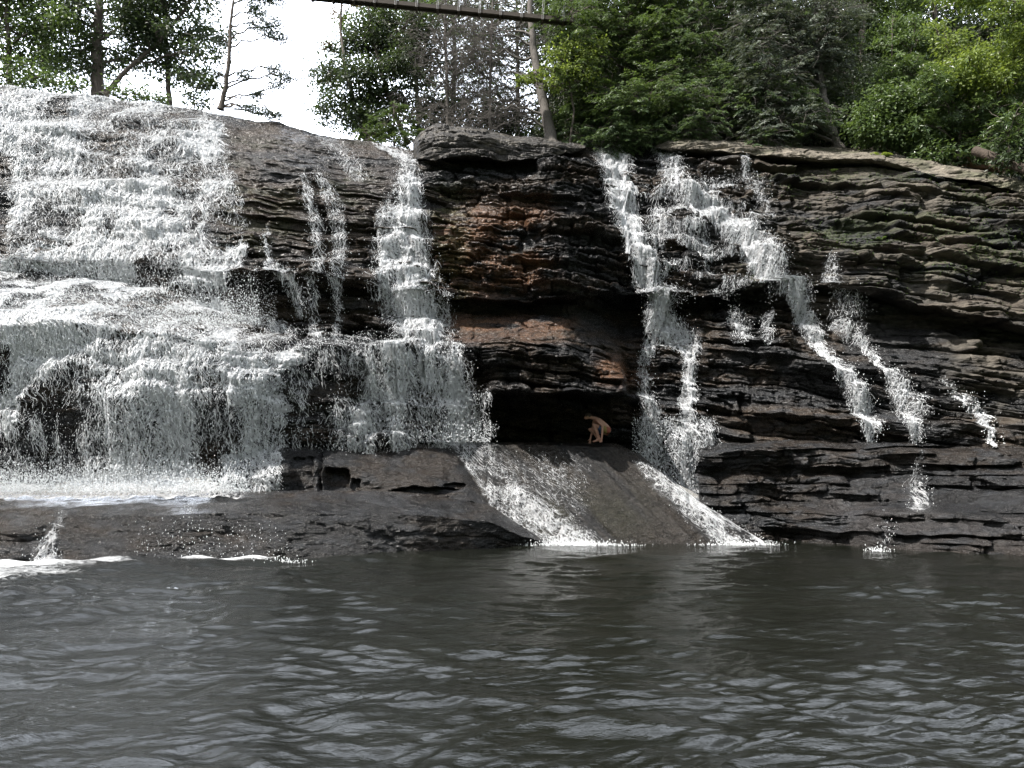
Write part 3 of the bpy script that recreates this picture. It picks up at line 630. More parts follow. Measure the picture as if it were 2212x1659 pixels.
water_objects(G, Gd, [
 ('waterfall', 'widest white waterfall, spread over the left third of the cliff', f_main),
 ('waterfall', 'dense white waterfall left of the dark cap rock, fanning out at its foot', f_mid),
 ('waterfall', 'thin see-through trickle down the brown rock just left of the middle waterfall', f_thin),
 ('waterfall', 'small stepped trickle beside the right edge of the widest waterfall', f_left),
 ('waterfall', 'narrow waterfall down the cliff directly right of the crouching person', f_c1*1.18),
 ('waterfall', 'long slanting cascade running down to the right in the middle of the right cliff', f_c2*1.18),
 ('waterfall', 'faint trickles high on the right cliff below the pale crest slab', f_r1),
 ('waterfall', 'short broken cascade on the lower right cliff, beside the long slanting cascade', f_r2*1.15),
 ('waterfall', 'rightmost little cascade dropping onto the low rock ledge', f_r3)])
PX, PY = proj(SG)
f_s1 = stroke(PX, PY, [(700, 957, 8, .8), (900, 957, 6, .9), (1000, 960, 10, .8), (1045, 985, 40, .55), (1065, 1020, 44, .6), (1100, 1060, 40, .75), (1150, 1105, 46, .8), (1210, 1145, 50, .85), (1250, 1180, 50, .95)], .5)
f_s1 = np.maximum(f_s1, stroke(PX, PY, [(985, 965, 18, .5), (1030, 1020, 22, .55), (1075, 1080, 28, .7), (1130, 1140, 30, .72), (1170, 1180, 26, .8)], .5))
f_s1 = np.maximum(f_s1, .42*box(PX, PY, 1060, 1260, 985, 1110, 40))
f_s2 = stroke(PX, PY, [(1375, 1000, 10, .5), (1420, 1035, 26, .55), (1465, 1070, 34, .7), (1510, 1110, 38, .8), (1560, 1150, 34, .85), (1600, 1178, 30, .9)], .5)
f_s2 = np.maximum(f_s2, stroke(PX, PY, [(1500, 1080, 6, .6), (1600, 1142, 7, .6), (1655, 1174, 6, .8)]))
water_objects(SG, SGd, [('waterfall', 'white stream sliding down the left half of the brown rock slide', f_s1),
                        ('waterfall', 'white stream down the right side of the brown rock slide', f_s2)], off=.03, spray=.03, per=260, drift=1.25, rmax=.006, jit=.16)
PX, PY = proj(MDg)
water_objects(MDg, MDd, [('waterfall', 'short glassy curtain over the left end of the humped boulder', np.maximum(.72*box(PX, PY, 480, 612, 965, 1070, 8), stroke(PX, PY, [(470, 962, 8, .6), (640, 955, 4, .6), (960, 955, 5, .8)])))], off=.03)
PX, PY = proj(SL)
water_objects(SL, SLd, [('waterfall', 'small pale spout over the low slab at the far left', stroke(PX, PY, [(150, 1108, 10, .5), (130, 1150, 20, .8), (115, 1190, 34, .9), (105, 1235, 44, .95)], .5)),
                        ('waterfall', 'faint dribbles over the middle of the low left slab', np.maximum(stroke(PX, PY, [(415, 1090, 8, .5), (425, 1140, 12, .4), (430, 1220, 16, .35)]), .13*box(PX, PY, 290, 620, 1130, 1225, 30)))], off=.03, spray=.04, per=0, rmax=.008)
PX, PY = proj(BK)
water_objects(BK, BKd, [('waterfall', 'small white splash spilling over the step of the right rock ledge', stroke(PX, PY, [(1950, 985, 14, .3), (1945, 1040, 20, .5), (1970, 1055, 32, .75), (1972, 1084, 38, .85)], .5)),
                        ('waterfall', 'thin trickle from the right rock ledge into the pool', stroke(PX, PY, [(1890, 1105, 9, .5), (1893, 1150, 12, .6), (1894, 1176, 12, .6)]))], off=.03, spray=.03, per=90, rmax=.008)

# --- upper pool of white water behind the left slab
xs2 = np.arange(-200, 600, 1.8); ts = np.linspace(0, 1, 130)
yy = np.interp(ts, [0, .35, 1], [1076, 1052, 1000]); 
Pf = np.stack([W(xs2, yy[i] - 0*xs2, 17.9+ts[i]*1.3) for i in range(len(ts))])
Xf = Pf[..., 0]
hgt = ss(0, 1, ts)[:, None]
Pf[..., 2] = 1.34 + (1-.9*ss(400, 560, xs2)[None])*.75*ts[:, None]**1.4*(.6+.7*fbm(Xf*.8, ts[:, None]*1.5, 601, 4)) + .22*(fbm(Xf*3, ts[:, None]*5, 603, 5)-.5)
Pf[..., 1] += .35*(fbm(Xf*2, ts[:, None]*4, 605, 4)-.5)
fd = np.broadcast_to(1.0-.35*ts[:, None]**2, Xf.shape)*(.75+.5*fbm(Xf*1.5, ts[:, None]*3, 607, 3))*(1-ss(470, 590, xs2)[None])
link('white_water', mkmesh('white_water', Pf.reshape(-1, 3), grid_q(*Xf.shape), None, True,
     {'dens': fd.ravel(), 'flow': np.stack([Xf, ts[:, None]*1.6+0*Xf, 0*Xf], -1).reshape(-1, 3)}), FALL, None,
     'churning white water at the foot of the widest waterfall, behind the low left slab', None, None, 'structure')
# splash drops thrown up at the foot of the falls
mb = MB()
n = 9000; px_ = -60+600*rs.beta(1, 1.25, n); py_ = 1062-np.abs(rs.normal(0, 28, n)); drops(mb, W(px_, py_, rs.uniform(17.9, 19, n)), rs, (.005, .014))
n = 26000; px_ = -40+640*rs.beta(1, 1.4, n); drops(mb, W(px_, 716-px_*.02-np.abs(rs.normal(0, 50, n)), rs.uniform(18.2, 20.8, n)), rs, (.0025, .006))
n = 16000; px_ = -60+560*rs.beta(1, 1.3, n); drops(mb, W(px_, 1066-np.abs(rs.normal(0, 34, n)), rs.uniform(17.6, 18.8, n)), rs, (.0025, .006))
n = 5000; px_ = rs.uniform(0, 560, n); py_ = 700-np.abs(rs.normal(0, 45, n)); drops(mb, W(px_, py_, rs.uniform(18.4, 20.5, n)), rs, (.005, .014))
n = 2500; px_ = rs.uniform(650, 1060, n); py_ = 955-np.abs(rs.normal(0, 25, n)); drops(mb, W(px_, py_, rs.uniform(21.4, 22.4, n)), rs, (.005, .013))
n = 2500; px_ = rs.uniform(1365, 1535, n); py_ = rs.uniform(900, 1075, n); drops(mb, W(px_, py_, rs.uniform(23.0, 24, n)), rs, (.005, .013))
for x0, x1, y, D, n in ((1150, 1330, 1176, 19.7, 1500), (1540, 1665, 1175, 19.8, 700), (20, 170, 1232, 14.9, 1800), (1870, 1915, 1188, 18.4, 120), (560, 660, 1213, 16.1, 300)):
    drops(mb, W(rs.normal((x0+x1)/2, (x1-x0)*.3, n), y+3-np.abs(rs.normal(0, 7, n)*rs.rand(n)), D+rs.normal(0, .15, n)), rs, (.005, .014))
link('spray', mb.mesh('spray', False), SPRAY, None, 'loose flying water drops in front of the falls', None, None, 'stuff')

# ------------------------------------------------------------------ the pool
ys = np.concatenate([np.array([1100, 1112, 1124, 1134, 1142, 1148]), np.arange(1153, 1760, 1.15), np.arange(1760, 2300, 8), np.array([2500, 3000, 4500])])
Dr = D0(ys); us = np.linspace(-1.05, 1.05, 1100); us = us*(.78+.3*np.abs(us)**3)/1.0
Xp = us[None]*(Dr[:, None]*1.0+1); Yp = np.broadcast_to(Dr[:, None], Xp.shape)
far = 1-ss(21, 24, Yp)
def wave(X, Y, rough):
    h = 0; rw = np.random.RandomState(12)
    xw = X+.8*(fbm(X*.4, Y*.5, 701, 3)-.5); yw = Y+1.0*(fbm(X*.35+9, Y*.45, 703, 3)-.5)
    for i, L in enumerate((2.6, 1.5, .95, .62, .42, .28, .19, .125, .085)):
        fade = 1-ss(L*45, L*100, Y)
        for q in range(2):
            th = rw.normal(0, .30); c_, s_ = math.cos(th), math.sin(th); x_ = c_*xw+s_*yw; y_ = -s_*xw+c_*yw
            v = vn(x_/(L*2.6)+7*i+q*3, y_/L+3.3*i, 720+i*2+q)
            v = 1-np.abs(2*v-1)**1.2 if q == 0 else v
            h = h + (.072 if L > .6 else .10 if L > .3 else .135)*(L**.74 if L < 1 else .60)*(v-.5)*(.35+.8*rough)*fade
    return h
turb = ss(.45, -.35, (Xp+6)/14+(Yp-10)*-.02)       # the fall side is rougher
rough = np.clip(.22+.95*turb+.5*(fbm(Xp*.3, Yp*.3, 706, 3)-.5)*2, .1, 1.4)
hp = wave(Xp, Yp, rough)
Zp = hp*far
foam = np.zeros_like(Xp)
ppx, ppy = proj(np.stack([Xp, Yp, Xp*0], -1))
wy = np.interp(ppx, [-200, 0, 200, 420, 640, 900, 1100, 1185, 1300, 1650, 1700, 1880, 2212, 2420], [1243, 1232, 1223, 1216, 1212, 1200, 1183, 1177, 1174, 1174, 1168, 1187, 1207, 1215])
dd = ppy-wy
st_f = np.interp(ppx, [-200, 0, 150, 330, 420, 560, 640, 700, 1120, 1200, 1330, 1420, 1500, 1600, 1650, 1720, 2212], [1, 1, .95, .35, .8, .85, .3, .12, .1, .85, .8, .25, .45, .6, .3, .22, .3])
wid = np.interp(ppx, [-200, 0, 250, 400, 600, 700, 1100, 1250, 1400, 2212], [60, 45, 20, 7, 7, 3, 3, 6, 4, 3])
foam = st_f*np.exp(-np.clip(dd, 0, 999)/wid)*1.15*(.7+.6*fbm(Xp*2, Yp*4, 711, 3))
streak = ss(.6, .78, fbm(Xp*.9+.4*Yp, Yp*3.0, 713, 4))*ss(750, 100, ppx)*ss(200, 20, dd)*.30
foam = np.clip(np.maximum(foam, streak), 0, 1.1)
milk = np.clip(ss(900, 0, ppx)*ss(330, -20, dd)*.8+ss(1300, 100, ppx)*.35, 0, 1)
m, n_, b = mat('pool_water')
geo = N(n_, 'ShaderNodeNewGeometry').outputs['Position']
fo = attr(n_, 'foam').outputs['Fac']; mi = attr(n_, 'milk').outputs['Fac']
fn = noise(n_, mapping(n_, geo, (5, 9, 1)), 1.6, 7, .7, .5)
fm = ramp(n_, math_(n_, 'ADD', math_(n_, 'MULTIPLY', fn, .9), math_(n_, 'MULTIPLY', fo, .9)), .95, 1.6)
deep = mixc(n_, mi, (.0045, .0052, .0042), (.014, .0155, .0175))
bn = noise(n_, mapping(n_, geo, (.35, .8, 1)), 1, 4, .6)
deep = mixc(n_, math_(n_, 'MULTIPLY', bn, .6), deep, (.008, .0085, .005))
n_.links.new(mixc(n_, fm, deep, (.72, .74, .76)), b.inputs['Base Color'])
n_.links.new(math_(n_, 'MULTIPLY_ADD', fm, .4, .045), b.inputs['Roughness'])
b.inputs['IOR'].default_value = 1.333
r1 = noise(n_, mapping(n_, geo, (1.0, 2.6, 1)), 5.0, 5, .6, .4)
r2 = noise(n_, mapping(n_, geo, (1, 1.8, 1)), 17, 3, .6, .3)
bump(n_, b, math_(n_, 'MULTIPLY_ADD', r2, .28, r1), .012, 1.0)
link('pool_water', mkmesh('pool_water', np.stack([Xp, Yp, Zp], -1).reshape(-1, 3), grid_q(*Xp.shape), None, True,
     {'foam': foam.ravel(), 'milk': milk.ravel()}), m, None, 'dark rippled pool below the falls', None, None, 'structure')

# ------------------------------------------------------------------ ground behind and below
EARTH = plain('leaf_litter', (.05, .042, .026), .95, .5, 3, (1, 1, 1), .08)
x = np.linspace(-400, 400, 40); y = np.linspace(-200, 600, 40); X, Y = np.meshgrid(x, y)
link('riverbed', mkmesh('riverbed', np.stack([X, Y, X*0-1.6], -1).reshape(-1, 3), grid_q(40, 40)), EARTH, None, None, None, None, 'structure')
x = np.linspace(-95, 95, 160); y = np.linspace(-75, 40, 120); X, Y = np.meshgrid(x, y)
rr = np.maximum(ss(-9, -34, Y), ss(27, 48, np.abs(X)))
link('gorge_banks', mkmesh('gorge_banks', np.stack([X, Y, -1.5+rr*30*(.8+.5*fbm(X*.08, Y*.08, 821, 4))], -1).reshape(-1, 3), grid_q(120, 160)), plain('wooded_bank', (.03, .045, .018), .95, .5, 1.5, (1, 1, 1), .3), None, None, None, None, 'structure')
def hill_z(X, Y):
    s = ss(-4, 9, X)
    base = 12.6-.10*np.clip(X, -30, 30) - .06*np.clip(X-6, 0, 30)
    t = np.clip(Y-(29.5-.17*np.clip(X, 0, 20)), 0, 60)
    slope = .12+.98*s
    return base + t*slope*(1-.25*ss(12, 40, t)) + (fbm(X*.35, Y*.35, 801, 4)-.5)*1.4*ss(0, 4, t) - 1.2*ss(2, 0, t)
x = np.linspace(-60, 75, 280); y = np.linspace(29, 85, 130); X, Y = np.meshgrid(x, y)
link('hillside', mkmesh('hillside', np.stack([X, Y, hill_z(X, Y)], -1).reshape(-1, 3), grid_q(130, 280)), EARTH, None, None, None, None, 'structure')
# ------------------------------------------------------------------ vegetation
LEAF = {
 'dark': leaf_material('leaf_dark', (.021, .034, .018), (.05, .075, .03)),
 'mid': leaf_material('leaf_mid', (.038, .065, .024), (.09, .135, .042), .4),
 'bright': leaf_material('leaf_bright', (.06, .10, .026), (.17, .22, .05), .45),
 'hemlock': leaf_material('needles', (.045, .075, .038), (.11, .16, .065), .35),
 'grey': leaf_material('needles_grey', (.05, .068, .052), (.115, .135, .105), .25),
 'rhodo': leaf_material('leaf_glossy', (.04, .068, .03), (.11, .16, .055), .3, .3),
 'pine': leaf_material('needles_pine', (.012, .024, .014), (.03, .05, .025), .2),
 'rust': leaf_material('leaf_rusty', (.05, .035, .015), (.12, .075, .03), .4),
}
TWIG = plain('twig', (.11, .10, .09), .9, .3, 5)
def unit(a): return a/(np.linalg.norm(a, axis=-1, keepdims=True)+1e-9)
def path(a, b, n, wob, rg, sag=0.0):
    t = np.linspace(0, 1, n)[:, None]; a = np.asarray(a, float); b = np.asarray(b, float)
    L = np.linalg.norm(b-a); P = a*(1-t)+b*t
    w_ = np.cumsum(rg.normal(0, 1, (n, 3)), 0); w_ = w_-w_[0]-(w_[-1]-w_[0])*t
    P = P+w_*wob*L/n; P[:, 2] += sag*L*np.sin(math.pi*t[:, 0]); return P
def crown(style, mb, tw, c, r, n, rg, axis=None, bright=0.0):
    """one clump mass of a crown: twigs into tw, leaves into mb"""
    c = np.asarray(c, float); K = max(5, int(n))
    d = unit(rg.normal(0, 1, (K, 3))); rad = r*rg.uniform(.15, 1, K)**.55
    S = c+d*rad[:, None]*np.array([1, .8, .72])
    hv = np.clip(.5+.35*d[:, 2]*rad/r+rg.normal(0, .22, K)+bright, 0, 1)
    if style in ('broad', 'bush'):
        m_ = 30 if style == 'broad' else 34
        q = rg.normal(0, 1, (K, m_, 3))*np.array([.27, .27, .17])*min(1, r/.8+.2)
        P = (S[:, None]+q).reshape(-1, 3); n_ = len(P)
        dr = unit(q+rg.normal(0, .12, q.shape)).reshape(-1, 3); dr[:, 2] -= .35
        nr = unit(rg.normal(0, .75, (n_, 3))+np.array([0, -.45, .7]))
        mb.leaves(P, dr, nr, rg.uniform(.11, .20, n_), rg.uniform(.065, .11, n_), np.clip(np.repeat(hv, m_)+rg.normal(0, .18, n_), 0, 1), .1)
    elif style in ('hemlock', 'grey'):
        m_ = 46
        out = unit((S-c)*np.array([1, 1, .15])+rg.normal(0, .15*r, (K, 3)))
        if axis is not None: out = unit(out+np.asarray(axis)*1.2)
        out[:, 2] -= .22; out = unit(out)
        sd_ = unit(np.cross(out, np.array([0, 0, 1.]))); L_ = rg.uniform(.55, 1.15, K)*min(1, r)
        t = rg.uniform(0, 1, (K, m_)); s_ = rg.uniform(-1, 1, (K, m_))*(1-t*.75)*.36
        P = S[:, None]+out[:, None]*(t*L_[:, None])[..., None]+sd_[:, None]*(s_*L_[:, None])[..., None]
        P[..., 2] -= (t**2*.22+np.abs(s_)*.35)*L_[:, None]; P += rg.normal(0, .018, P.shape)
        dr = unit(out[:, None]*.8+sd_[:, None]*np.sign(s_)[..., None]*.9+rg.normal(0, .25, P.shape)).reshape(-1, 3); n_ = K*m_
        dr[:, 2] -= .2
        nr = unit(rg.normal(0, .5, (n_, 3))+np.array([0, -.5, .8]))
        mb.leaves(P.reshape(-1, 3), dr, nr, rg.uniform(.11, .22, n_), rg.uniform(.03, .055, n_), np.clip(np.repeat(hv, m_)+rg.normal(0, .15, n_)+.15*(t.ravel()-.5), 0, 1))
        for k in range(0, K, 2): tw.tube(path(S[k]-out[k]*.2, S[k]+out[k]*L_[k]*.85, 4, .15, rg), [.010, .008, .006, .004], 3)
    elif style == 'rhodo':
        m_ = 9; up = unit(rg.normal(0, .45, (K, 3))+np.array([0, -.35, .9])+d*.5)
        ref = unit(np.cross(up, np.array([1., .2, .1]))); r2_ = np.cross(up, ref)
        an = (np.arange(m_)/m_*2*math.pi)[None]+rg.uniform(0, 6, (K, 1))+rg.normal(0, .2, (K, m_))
        dr = ref[:, None]*np.cos(an)[..., None]+r2_[:, None]*np.sin(an)[..., None]+up[:, None]*rg.uniform(-.35, .45, (K, m_, 1))
        dr = unit(dr); L_ = rg.uniform(.15, .25, (K, m_)); P = S[:, None]+dr*(L_*.55)[..., None]
        nr = unit(up[:, None]+rg.normal(0, .2, P.shape)).reshape(-1, 3)
        mb.leaves(P.reshape(-1, 3), dr.reshape(-1, 3), nr, L_.ravel(), rg.uniform(.04, .06, K*m_), np.clip(np.repeat(hv, m_)+rg.normal(0, .15, K*m_), 0, 1), .15)
    elif style == 'pine':
        m_ = 60; q = unit(rg.normal(0, 1, (K, m_, 3))); L_ = .13
        off = rg.normal(0, 1, (K, m_, 3))*np.array([.20, .2, .07])
        P = (S[:, None]+off+q*L_*.5).reshape(-1, 3); n_ = K*m_
        mb.leaves(P, q.reshape(-1, 3), unit(rg.normal(0, 1, (n_, 3))), .17, .034, np.clip(np.repeat(hv, m_), 0, 1))
    if style in ('dead', 'grey', 'twiggy'):
        for k in range(K if style == 'dead' else K//3):
            dd_ = unit(d[k]*np.array([1, .7, .35])+rg.normal(0, .4, 3)); L_ = rg.uniform(.5, 1.25)*min(1.1, r)
            P = path(S[k], S[k]+dd_*L_+np.array([0, 0, -.18*L_]), 5, .5, rg); tw.tube(P, np.linspace(.011, .004, 5), 3, a=rg.uniform())
            for j in range(4):
                e = unit(dd_+rg.normal(0, .8, 3)); e[2] -= .15; p = P[rg.randint(1, 4)]
                tw.tube(path(p, p+e*L_*rg.uniform(.25, .6), 4, .6, rg), [.007, .005, .004, .002], 3, a=rg.uniform())
def plant(name, label, cat, group, trunk, r0, blobs, style, leaf, seed, dens=26, bark=BARK, limbs=True, bright=0.0, tname='trunk', axis=None, wide=None):
    """trunk: [(px, py, D)] base first; blobs: [(px, py, D, radius m)]"""
    rg = np.random.RandomState(seed)
    base = W(*trunk[0]) if trunk else W(*blobs[0][:3]); e = bpy.data.objects.new(name, None); COL.objects.link(e)
    e.location = base; e['label'] = label; e['category'] = cat
    if group: e['group'] = group
    leaf_mb, wood = MB(), MB()
    if trunk:
        T_ = np.array([W(*t) for t in trunk]); s_ = np.linspace(0, 1, 26)*(len(T_)-1); i = np.minimum(s_.astype(int), len(T_)-2); f = (s_-i)[:, None]
        f = f*f*(3-2*f)*.5+f*.5
        P = T_[i]*(1-f)+T_[i+1]*f; P = P+rg.normal(0, r0*.10, P.shape)
        R = r0*(1-.62*np.linspace(0, 1, 26)); R[0] *= 1.5; R[1] *= 1.15
        tm = MB(); tm.tube(P-base, R, 9)
        t0 = link(tname, tm.mesh(tname), bark, e)
    for (bx, by, bD, br) in blobs:
        c = W(bx, by, bD)
        if trunk and limbs:
            dd_ = np.linalg.norm((P-c)*np.array([1, 1, .8])+np.array([0, 0, .0]), axis=1)+np.where(P[:, 2] > c[2]-.1, 3, 0)
            k = dd_.argmin(); Lp = path(P[k], c, 8, .35, rg, .06)
            wood.tube(Lp-base, np.linspace(min(r0*.4, .07), .018, 8), 5)
            for j in range(4):
                q = c+rg.normal(0, br*.5, 3); wood.tube(path(Lp[rg.randint(3, 7)], q, 5, .4, rg)-base, np.linspace(.022, .008, 5), 4)
        crown(style, leaf_mb, wood, c-base, br*1.12, dens*1.9*(br/1.0)**2, rg, axis, bright)
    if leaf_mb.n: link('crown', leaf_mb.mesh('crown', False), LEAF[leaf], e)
    if wood.n: link('branches', wood.mesh('branches'), bark if style not in ('dead', 'grey') else TWIG, e)
    return e
def scatter(x0, x1, y0, y1, n, D, r, seed, keep=None):
    rg = np.random.RandomState(seed); out = []; k = 0
    while len(out) < n and k < n*60:
        k += 1; x, y = rg.uniform(x0, x1), rg.uniform(y0, y1)
        if keep and not keep(x, y): continue
        rr = rg.uniform(*r)
        if any(math.hypot(x-a, y-b_) < 38*rr for a, b_, _, _ in out) and k < n*40: continue
        out.append((x, y, D+rg.uniform(-1.2, 1.2), rr))
    return out
def poly(*pts):
    def inside(x, y):
        r = False; j = len(pts)-1
        for i in range(len(pts)):
            if (pts[i][1] > y) != (pts[j][1] > y) and x < (pts[j][0]-pts[i][0])*(y-pts[i][1])/(pts[j][1]-pts[i][1])+pts[i][0]: r = not r
            j = i
        return r
    return inside
GL, GC, GR = 'trees on the left crest', 'trees behind the middle of the crest', 'trees and shrubs on the right bank'
plant('broadleaf_tree', 'thick dark trunk tree on the left crest, the stoutest one against the sky', 'tree', GL, [(212, 214, 29.5), (208, 120, 29.5), (214, 20, 29.6), (212, -90, 29.8)], .27,
      scatter(110, 335, -60, 150, 22, 29.8, (.6, 1.1), 1), 'broad', 'dark', 101, 17)
plant('broadleaf_tree', 'leafy tree at the far left edge of the photo with yellowish lower leaves', 'tree', GL, [(22, 190, 28.5), (18, 90, 28.6), (8, -80, 28.6)], .13,
      scatter(-140, 120, -60, 165, 30, 28.8, (.6, 1.1), 2), 'broad', 'mid', 102, 17)
plant('broadleaf_tree', 'slim tree leaning to the right out of the foot of the stout dark trunk', 'tree', GL, [(226, 205, 29.2), (262, 163, 29.2), (300, 128, 29.3), (340, 95, 29.4), (400, 20, 29.4), (430, -60, 29.4)], .11,
      scatter(260, 440, -50, 130, 11, 29.4, (.5, .9), 3), 'broad', 'dark', 103, 15)
plant('broadleaf_tree', 'straight slim tree midway between the stout trunk and the lone pine', 'tree', GL, [(366, 232, 30.2), (362, 150, 30.2), (356, 60, 30.3), (360, -60, 30.4)], .12,
      scatter(300, 470, -50, 175, 21, 30.5, (.55, .95), 4), 'broad', 'dark', 104, 15)
plant('shrub', 'low loose shrub on the crest at the left foot of the lone pine', 'shrub', GL, [(420, 240, 28.7), (418, 200, 28.8)], .03,
      [(405, 205, 28.8, .45), (440, 225, 28.8, .4), (435, 175, 28.8, .45), (392, 165, 28.8, .4), (455, 180, 28.6, .3)], 'bush', 'dark', 105, 15)
plant('shrub', 'low dark shrub along the crest under the stout trunk', 'shrub', GL, [(180, 205, 27.8), (176, 180, 27.9)], .03,
      [(60, 170, 27.8, .45), (110, 180, 27.8, .4), (160, 188, 27.8, .45), (250, 195, 28, .4), (300, 205, 28.4, .5), (345, 215, 28.6, .35)], 'bush', 'mid', 106, 20)
plant('pine_tree', 'lone sparse pine on the left crest standing out against the bright sky', 'pine tree', GL, [(476, 236, 28.4), (488, 190, 28.4), (494, 130, 28.4), (498, 60, 28.5), (504, 0, 28.5), (506, -70, 28.6)], .105,
      [(556, 48, 28.3, .42), (592, 60, 28.2, .45), (612, 88, 28.2, .30), (548, 12, 28.3, .40), (585, -5, 28.3, .5), (604, 150, 28.1, .36), (620, 172, 28.1, .26), (598, 186, 28.1, .2),
       (478, 85, 28.5, .25), (545, 238, 28.0, .22), (572, 245, 28.0, .28), (596, 250, 28.0, .22), (470, 160, 28.5, .3), (530, 165, 28.3, .18), (556, 205, 28.2, .18)], 'pine', 'pine', 107, 34)
for i, (lab, tr, bl_, st_, lf, sd_, dn) in enumerate([
  ('dark leafy tree on the right rim of the sky gap, left of the cap rock', [(800, 310, 33), (770, 240, 33), (745, 150, 33), (735, 60, 33.2), (740, -40, 33.4)], scatter(700, 850, 70, 290, 17, 33.2, (.55, 1.0), 11, poly((700, 290), (690, 170), (730, 110), (800, 40), (850, 40), (850, 290))), 'broad', 'dark', 111, 24),
  ('forked leafy tree with two thin leaning trunks behind the left end of the cap rock', [(880, 310, 33.4), (850, 240, 33.4), (825, 160, 33.5), (800, 60, 33.6), (790, -60, 33.6)], scatter(790, 930, 30, 270, 18, 33.8, (.6, 1.05), 12), 'broad', 'dark', 112, 24),
  ('high leafy tree whose crown shows above and below the footbridge', [(905, 300, 35), (900, 180, 35), (898, 40, 35), (900, -80, 35)], scatter(760, 960, -60, 110, 15, 35.2, (.7, 1.1), 13, poly((770, 60), (830, -70), (970, -70), (960, 120))), 'broad', 'mid', 113, 22)]):
    plant('broadleaf_tree', lab, 'tree', GC, tr, .12, bl_, st_, lf, sd_, dn)
plant('broadleaf_tree', 'sparse tree whose rusty leaved twigs hang in the sky gap', 'tree', GC, [(790, 300, 34.5), (800, 150, 34.5), (780, 20, 34.4), (760, -60, 34.4)], .07,
      [(735, 28, 34.4, .45), (765, 12, 34.4, .5), (715, 160, 33.8, .35), (703, 100, 33.8, .25)], 'broad', 'rust', 114, 12)
plant('hemlock_tree', 'small green young hemlock just left of the cap rock', 'hemlock tree', GC, [(852, 315, 31.2), (850, 260, 31.2), (852, 215, 31.2)], .05,
      [(850, 240, 31.2, .5), (822, 268, 31.2, .55), (872, 270, 31.2, .5), (800, 298, 31.2, .45), (845, 300, 31, .6), (885, 298, 31, .45), (778, 285, 31.2, .35)], 'hemlock', 'mid', 115, 40)
plant('dead_tree', 'thin bare grey hemlock behind the left half of the cap rock', 'dead tree', GC, [(968, 292, 32.5), (966, 200, 32.5), (962, 90, 32.6), (960, -60, 32.7)], .10,
      scatter(900, 1050, 0, 290, 26, 32.4, (.7, 1.1), 15), 'dead', 'grey', 116, 24, BARK_GREY)
plant('dead_tree', 'dense tangle of bare grey twigs left of the tall leaning trunk', 'dead tree', GC, [(1060, 298, 32), (1058, 200, 32), (1062, 90, 32.1), (1066, -60, 32.2)], .09,
      scatter(990, 1150, -20, 290, 26, 32.6, (.7, 1.1), 16), 'dead', 'grey', 117, 26, BARK_GREY)
plant('hemlock_tree', 'tall leaning grey trunk with bare side branches rising behind the cap rock', 'hemlock tree', GC, [(1190, 312, 30.6), (1180, 250, 30.6), (1166, 180, 30.7), (1154, 110, 30.8), (1146, 40, 30.9), (1142, -90, 31.0)], .27,
      [(1090, 75, 30.6, .7), (1060, 60, 30.6, .6), (1100, 150, 30.6, .6), (1085, 235, 30.4, .6), (1120, 250, 30.4, .5), (1040, 110, 30.6, .5)], 'dead', 'grey', 118, 16, BARK_GREY)
plant('hemlock_tree', 'dim hemlock filling the gap behind the tall leaning trunk', 'hemlock tree', GC, [(1120, 300, 35.5), (1118, 150, 35.5), (1115, -60, 35.6)], .13,
      scatter(1000, 1240, -60, 290, 26, 36, (.8, 1.2), 19), 'hemlock', 'hemlock', 119, 26)
plant('maple_tree', 'young maple with bright yellow green leaves in front of the tall leaning trunk', 'maple tree', GC, [(1230, 318, 30.0), (1240, 240, 29.9), (1225, 150, 29.6), (1215, 90, 29.5)], .05,
      [(1150, 160, 29.2, .33), (1178, 148, 29.2, .4), (1205, 120, 29.3, .42), (1235, 108, 29.3, .45), (1190, 185, 29.2, .3), (1225, 155, 29.2, .4), (1265, 130, 29.3, .42), (1270, 168, 29.3, .4), (1130, 172, 29.2, .2), (1295, 100, 29.3, .4)], 'broad', 'bright', 120, 22, bright=.25)
plant('hemlock_tree', 'big full green hemlock right of the tall leaning trunk, with yellowish outer sprays', 'hemlock tree', GC, [(1370, 318, 31.5), (1368, 180, 31.5), (1362, 20, 31.6), (1360, -120, 31.7)], .22,
      scatter(1220, 1500, -70, 240, 40, 30.6, (.65, 1.1), 21), 'hemlock', 'mid', 121, 30, bright=.1)
plant('hemlock_tree', 'low spreading green hemlock on the crest above the narrow waterfall', 'hemlock tree', GC, [(1300, 318, 30.5), (1310, 270, 30.5), (1320, 220, 30.6)], .07,
      scatter(1230, 1440, 205, 312, 22, 30.4, (.45, .8), 22), 'hemlock', 'hemlock', 122, 34)
plant('hemlock_tree', 'grey green hemlock with long rising pale limbs, right of the big full hemlock', 'hemlock tree', GR, [(1560, 312, 31), (1558, 180, 31), (1552, 40, 31), (1550, -100, 31)], .18,
      scatter(1460, 1680, -60, 250, 34, 30.4, (.65, 1.1), 23), 'grey', 'hemlock', 123, 26)
plant('hemlock_tree', 'hemlock with a pale leaning trunk standing on the pale crest slab', 'hemlock tree', GR, [(1812, 326, 29.2), (1798, 280, 29.2), (1782, 220, 29.3), (1772, 160, 29.4), (1766, 80, 29.5), (1758, -90, 29.6)], .20,
      scatter(1620, 1830, -60, 290, 34, 29.0, (.6, 1.0), 24, poly((1620, 300), (1620, -70), (1840, -70), (1830, 120), (1775, 180), (1780, 300))), 'grey', 'grey', 124, 24, BARK_GREY)
plant('hemlock_tree', 'low twiggy hemlock sprays drooping over the left end of the pale crest slab', 'hemlock tree', GR, [(1600, 316, 29.8), (1606, 270, 29.8), (1612, 200, 29.9)], .07,
      scatter(1450, 1760, 190, 306, 26, 29.4, (.45, .8), 25), 'grey', 'hemlock', 125, 28)
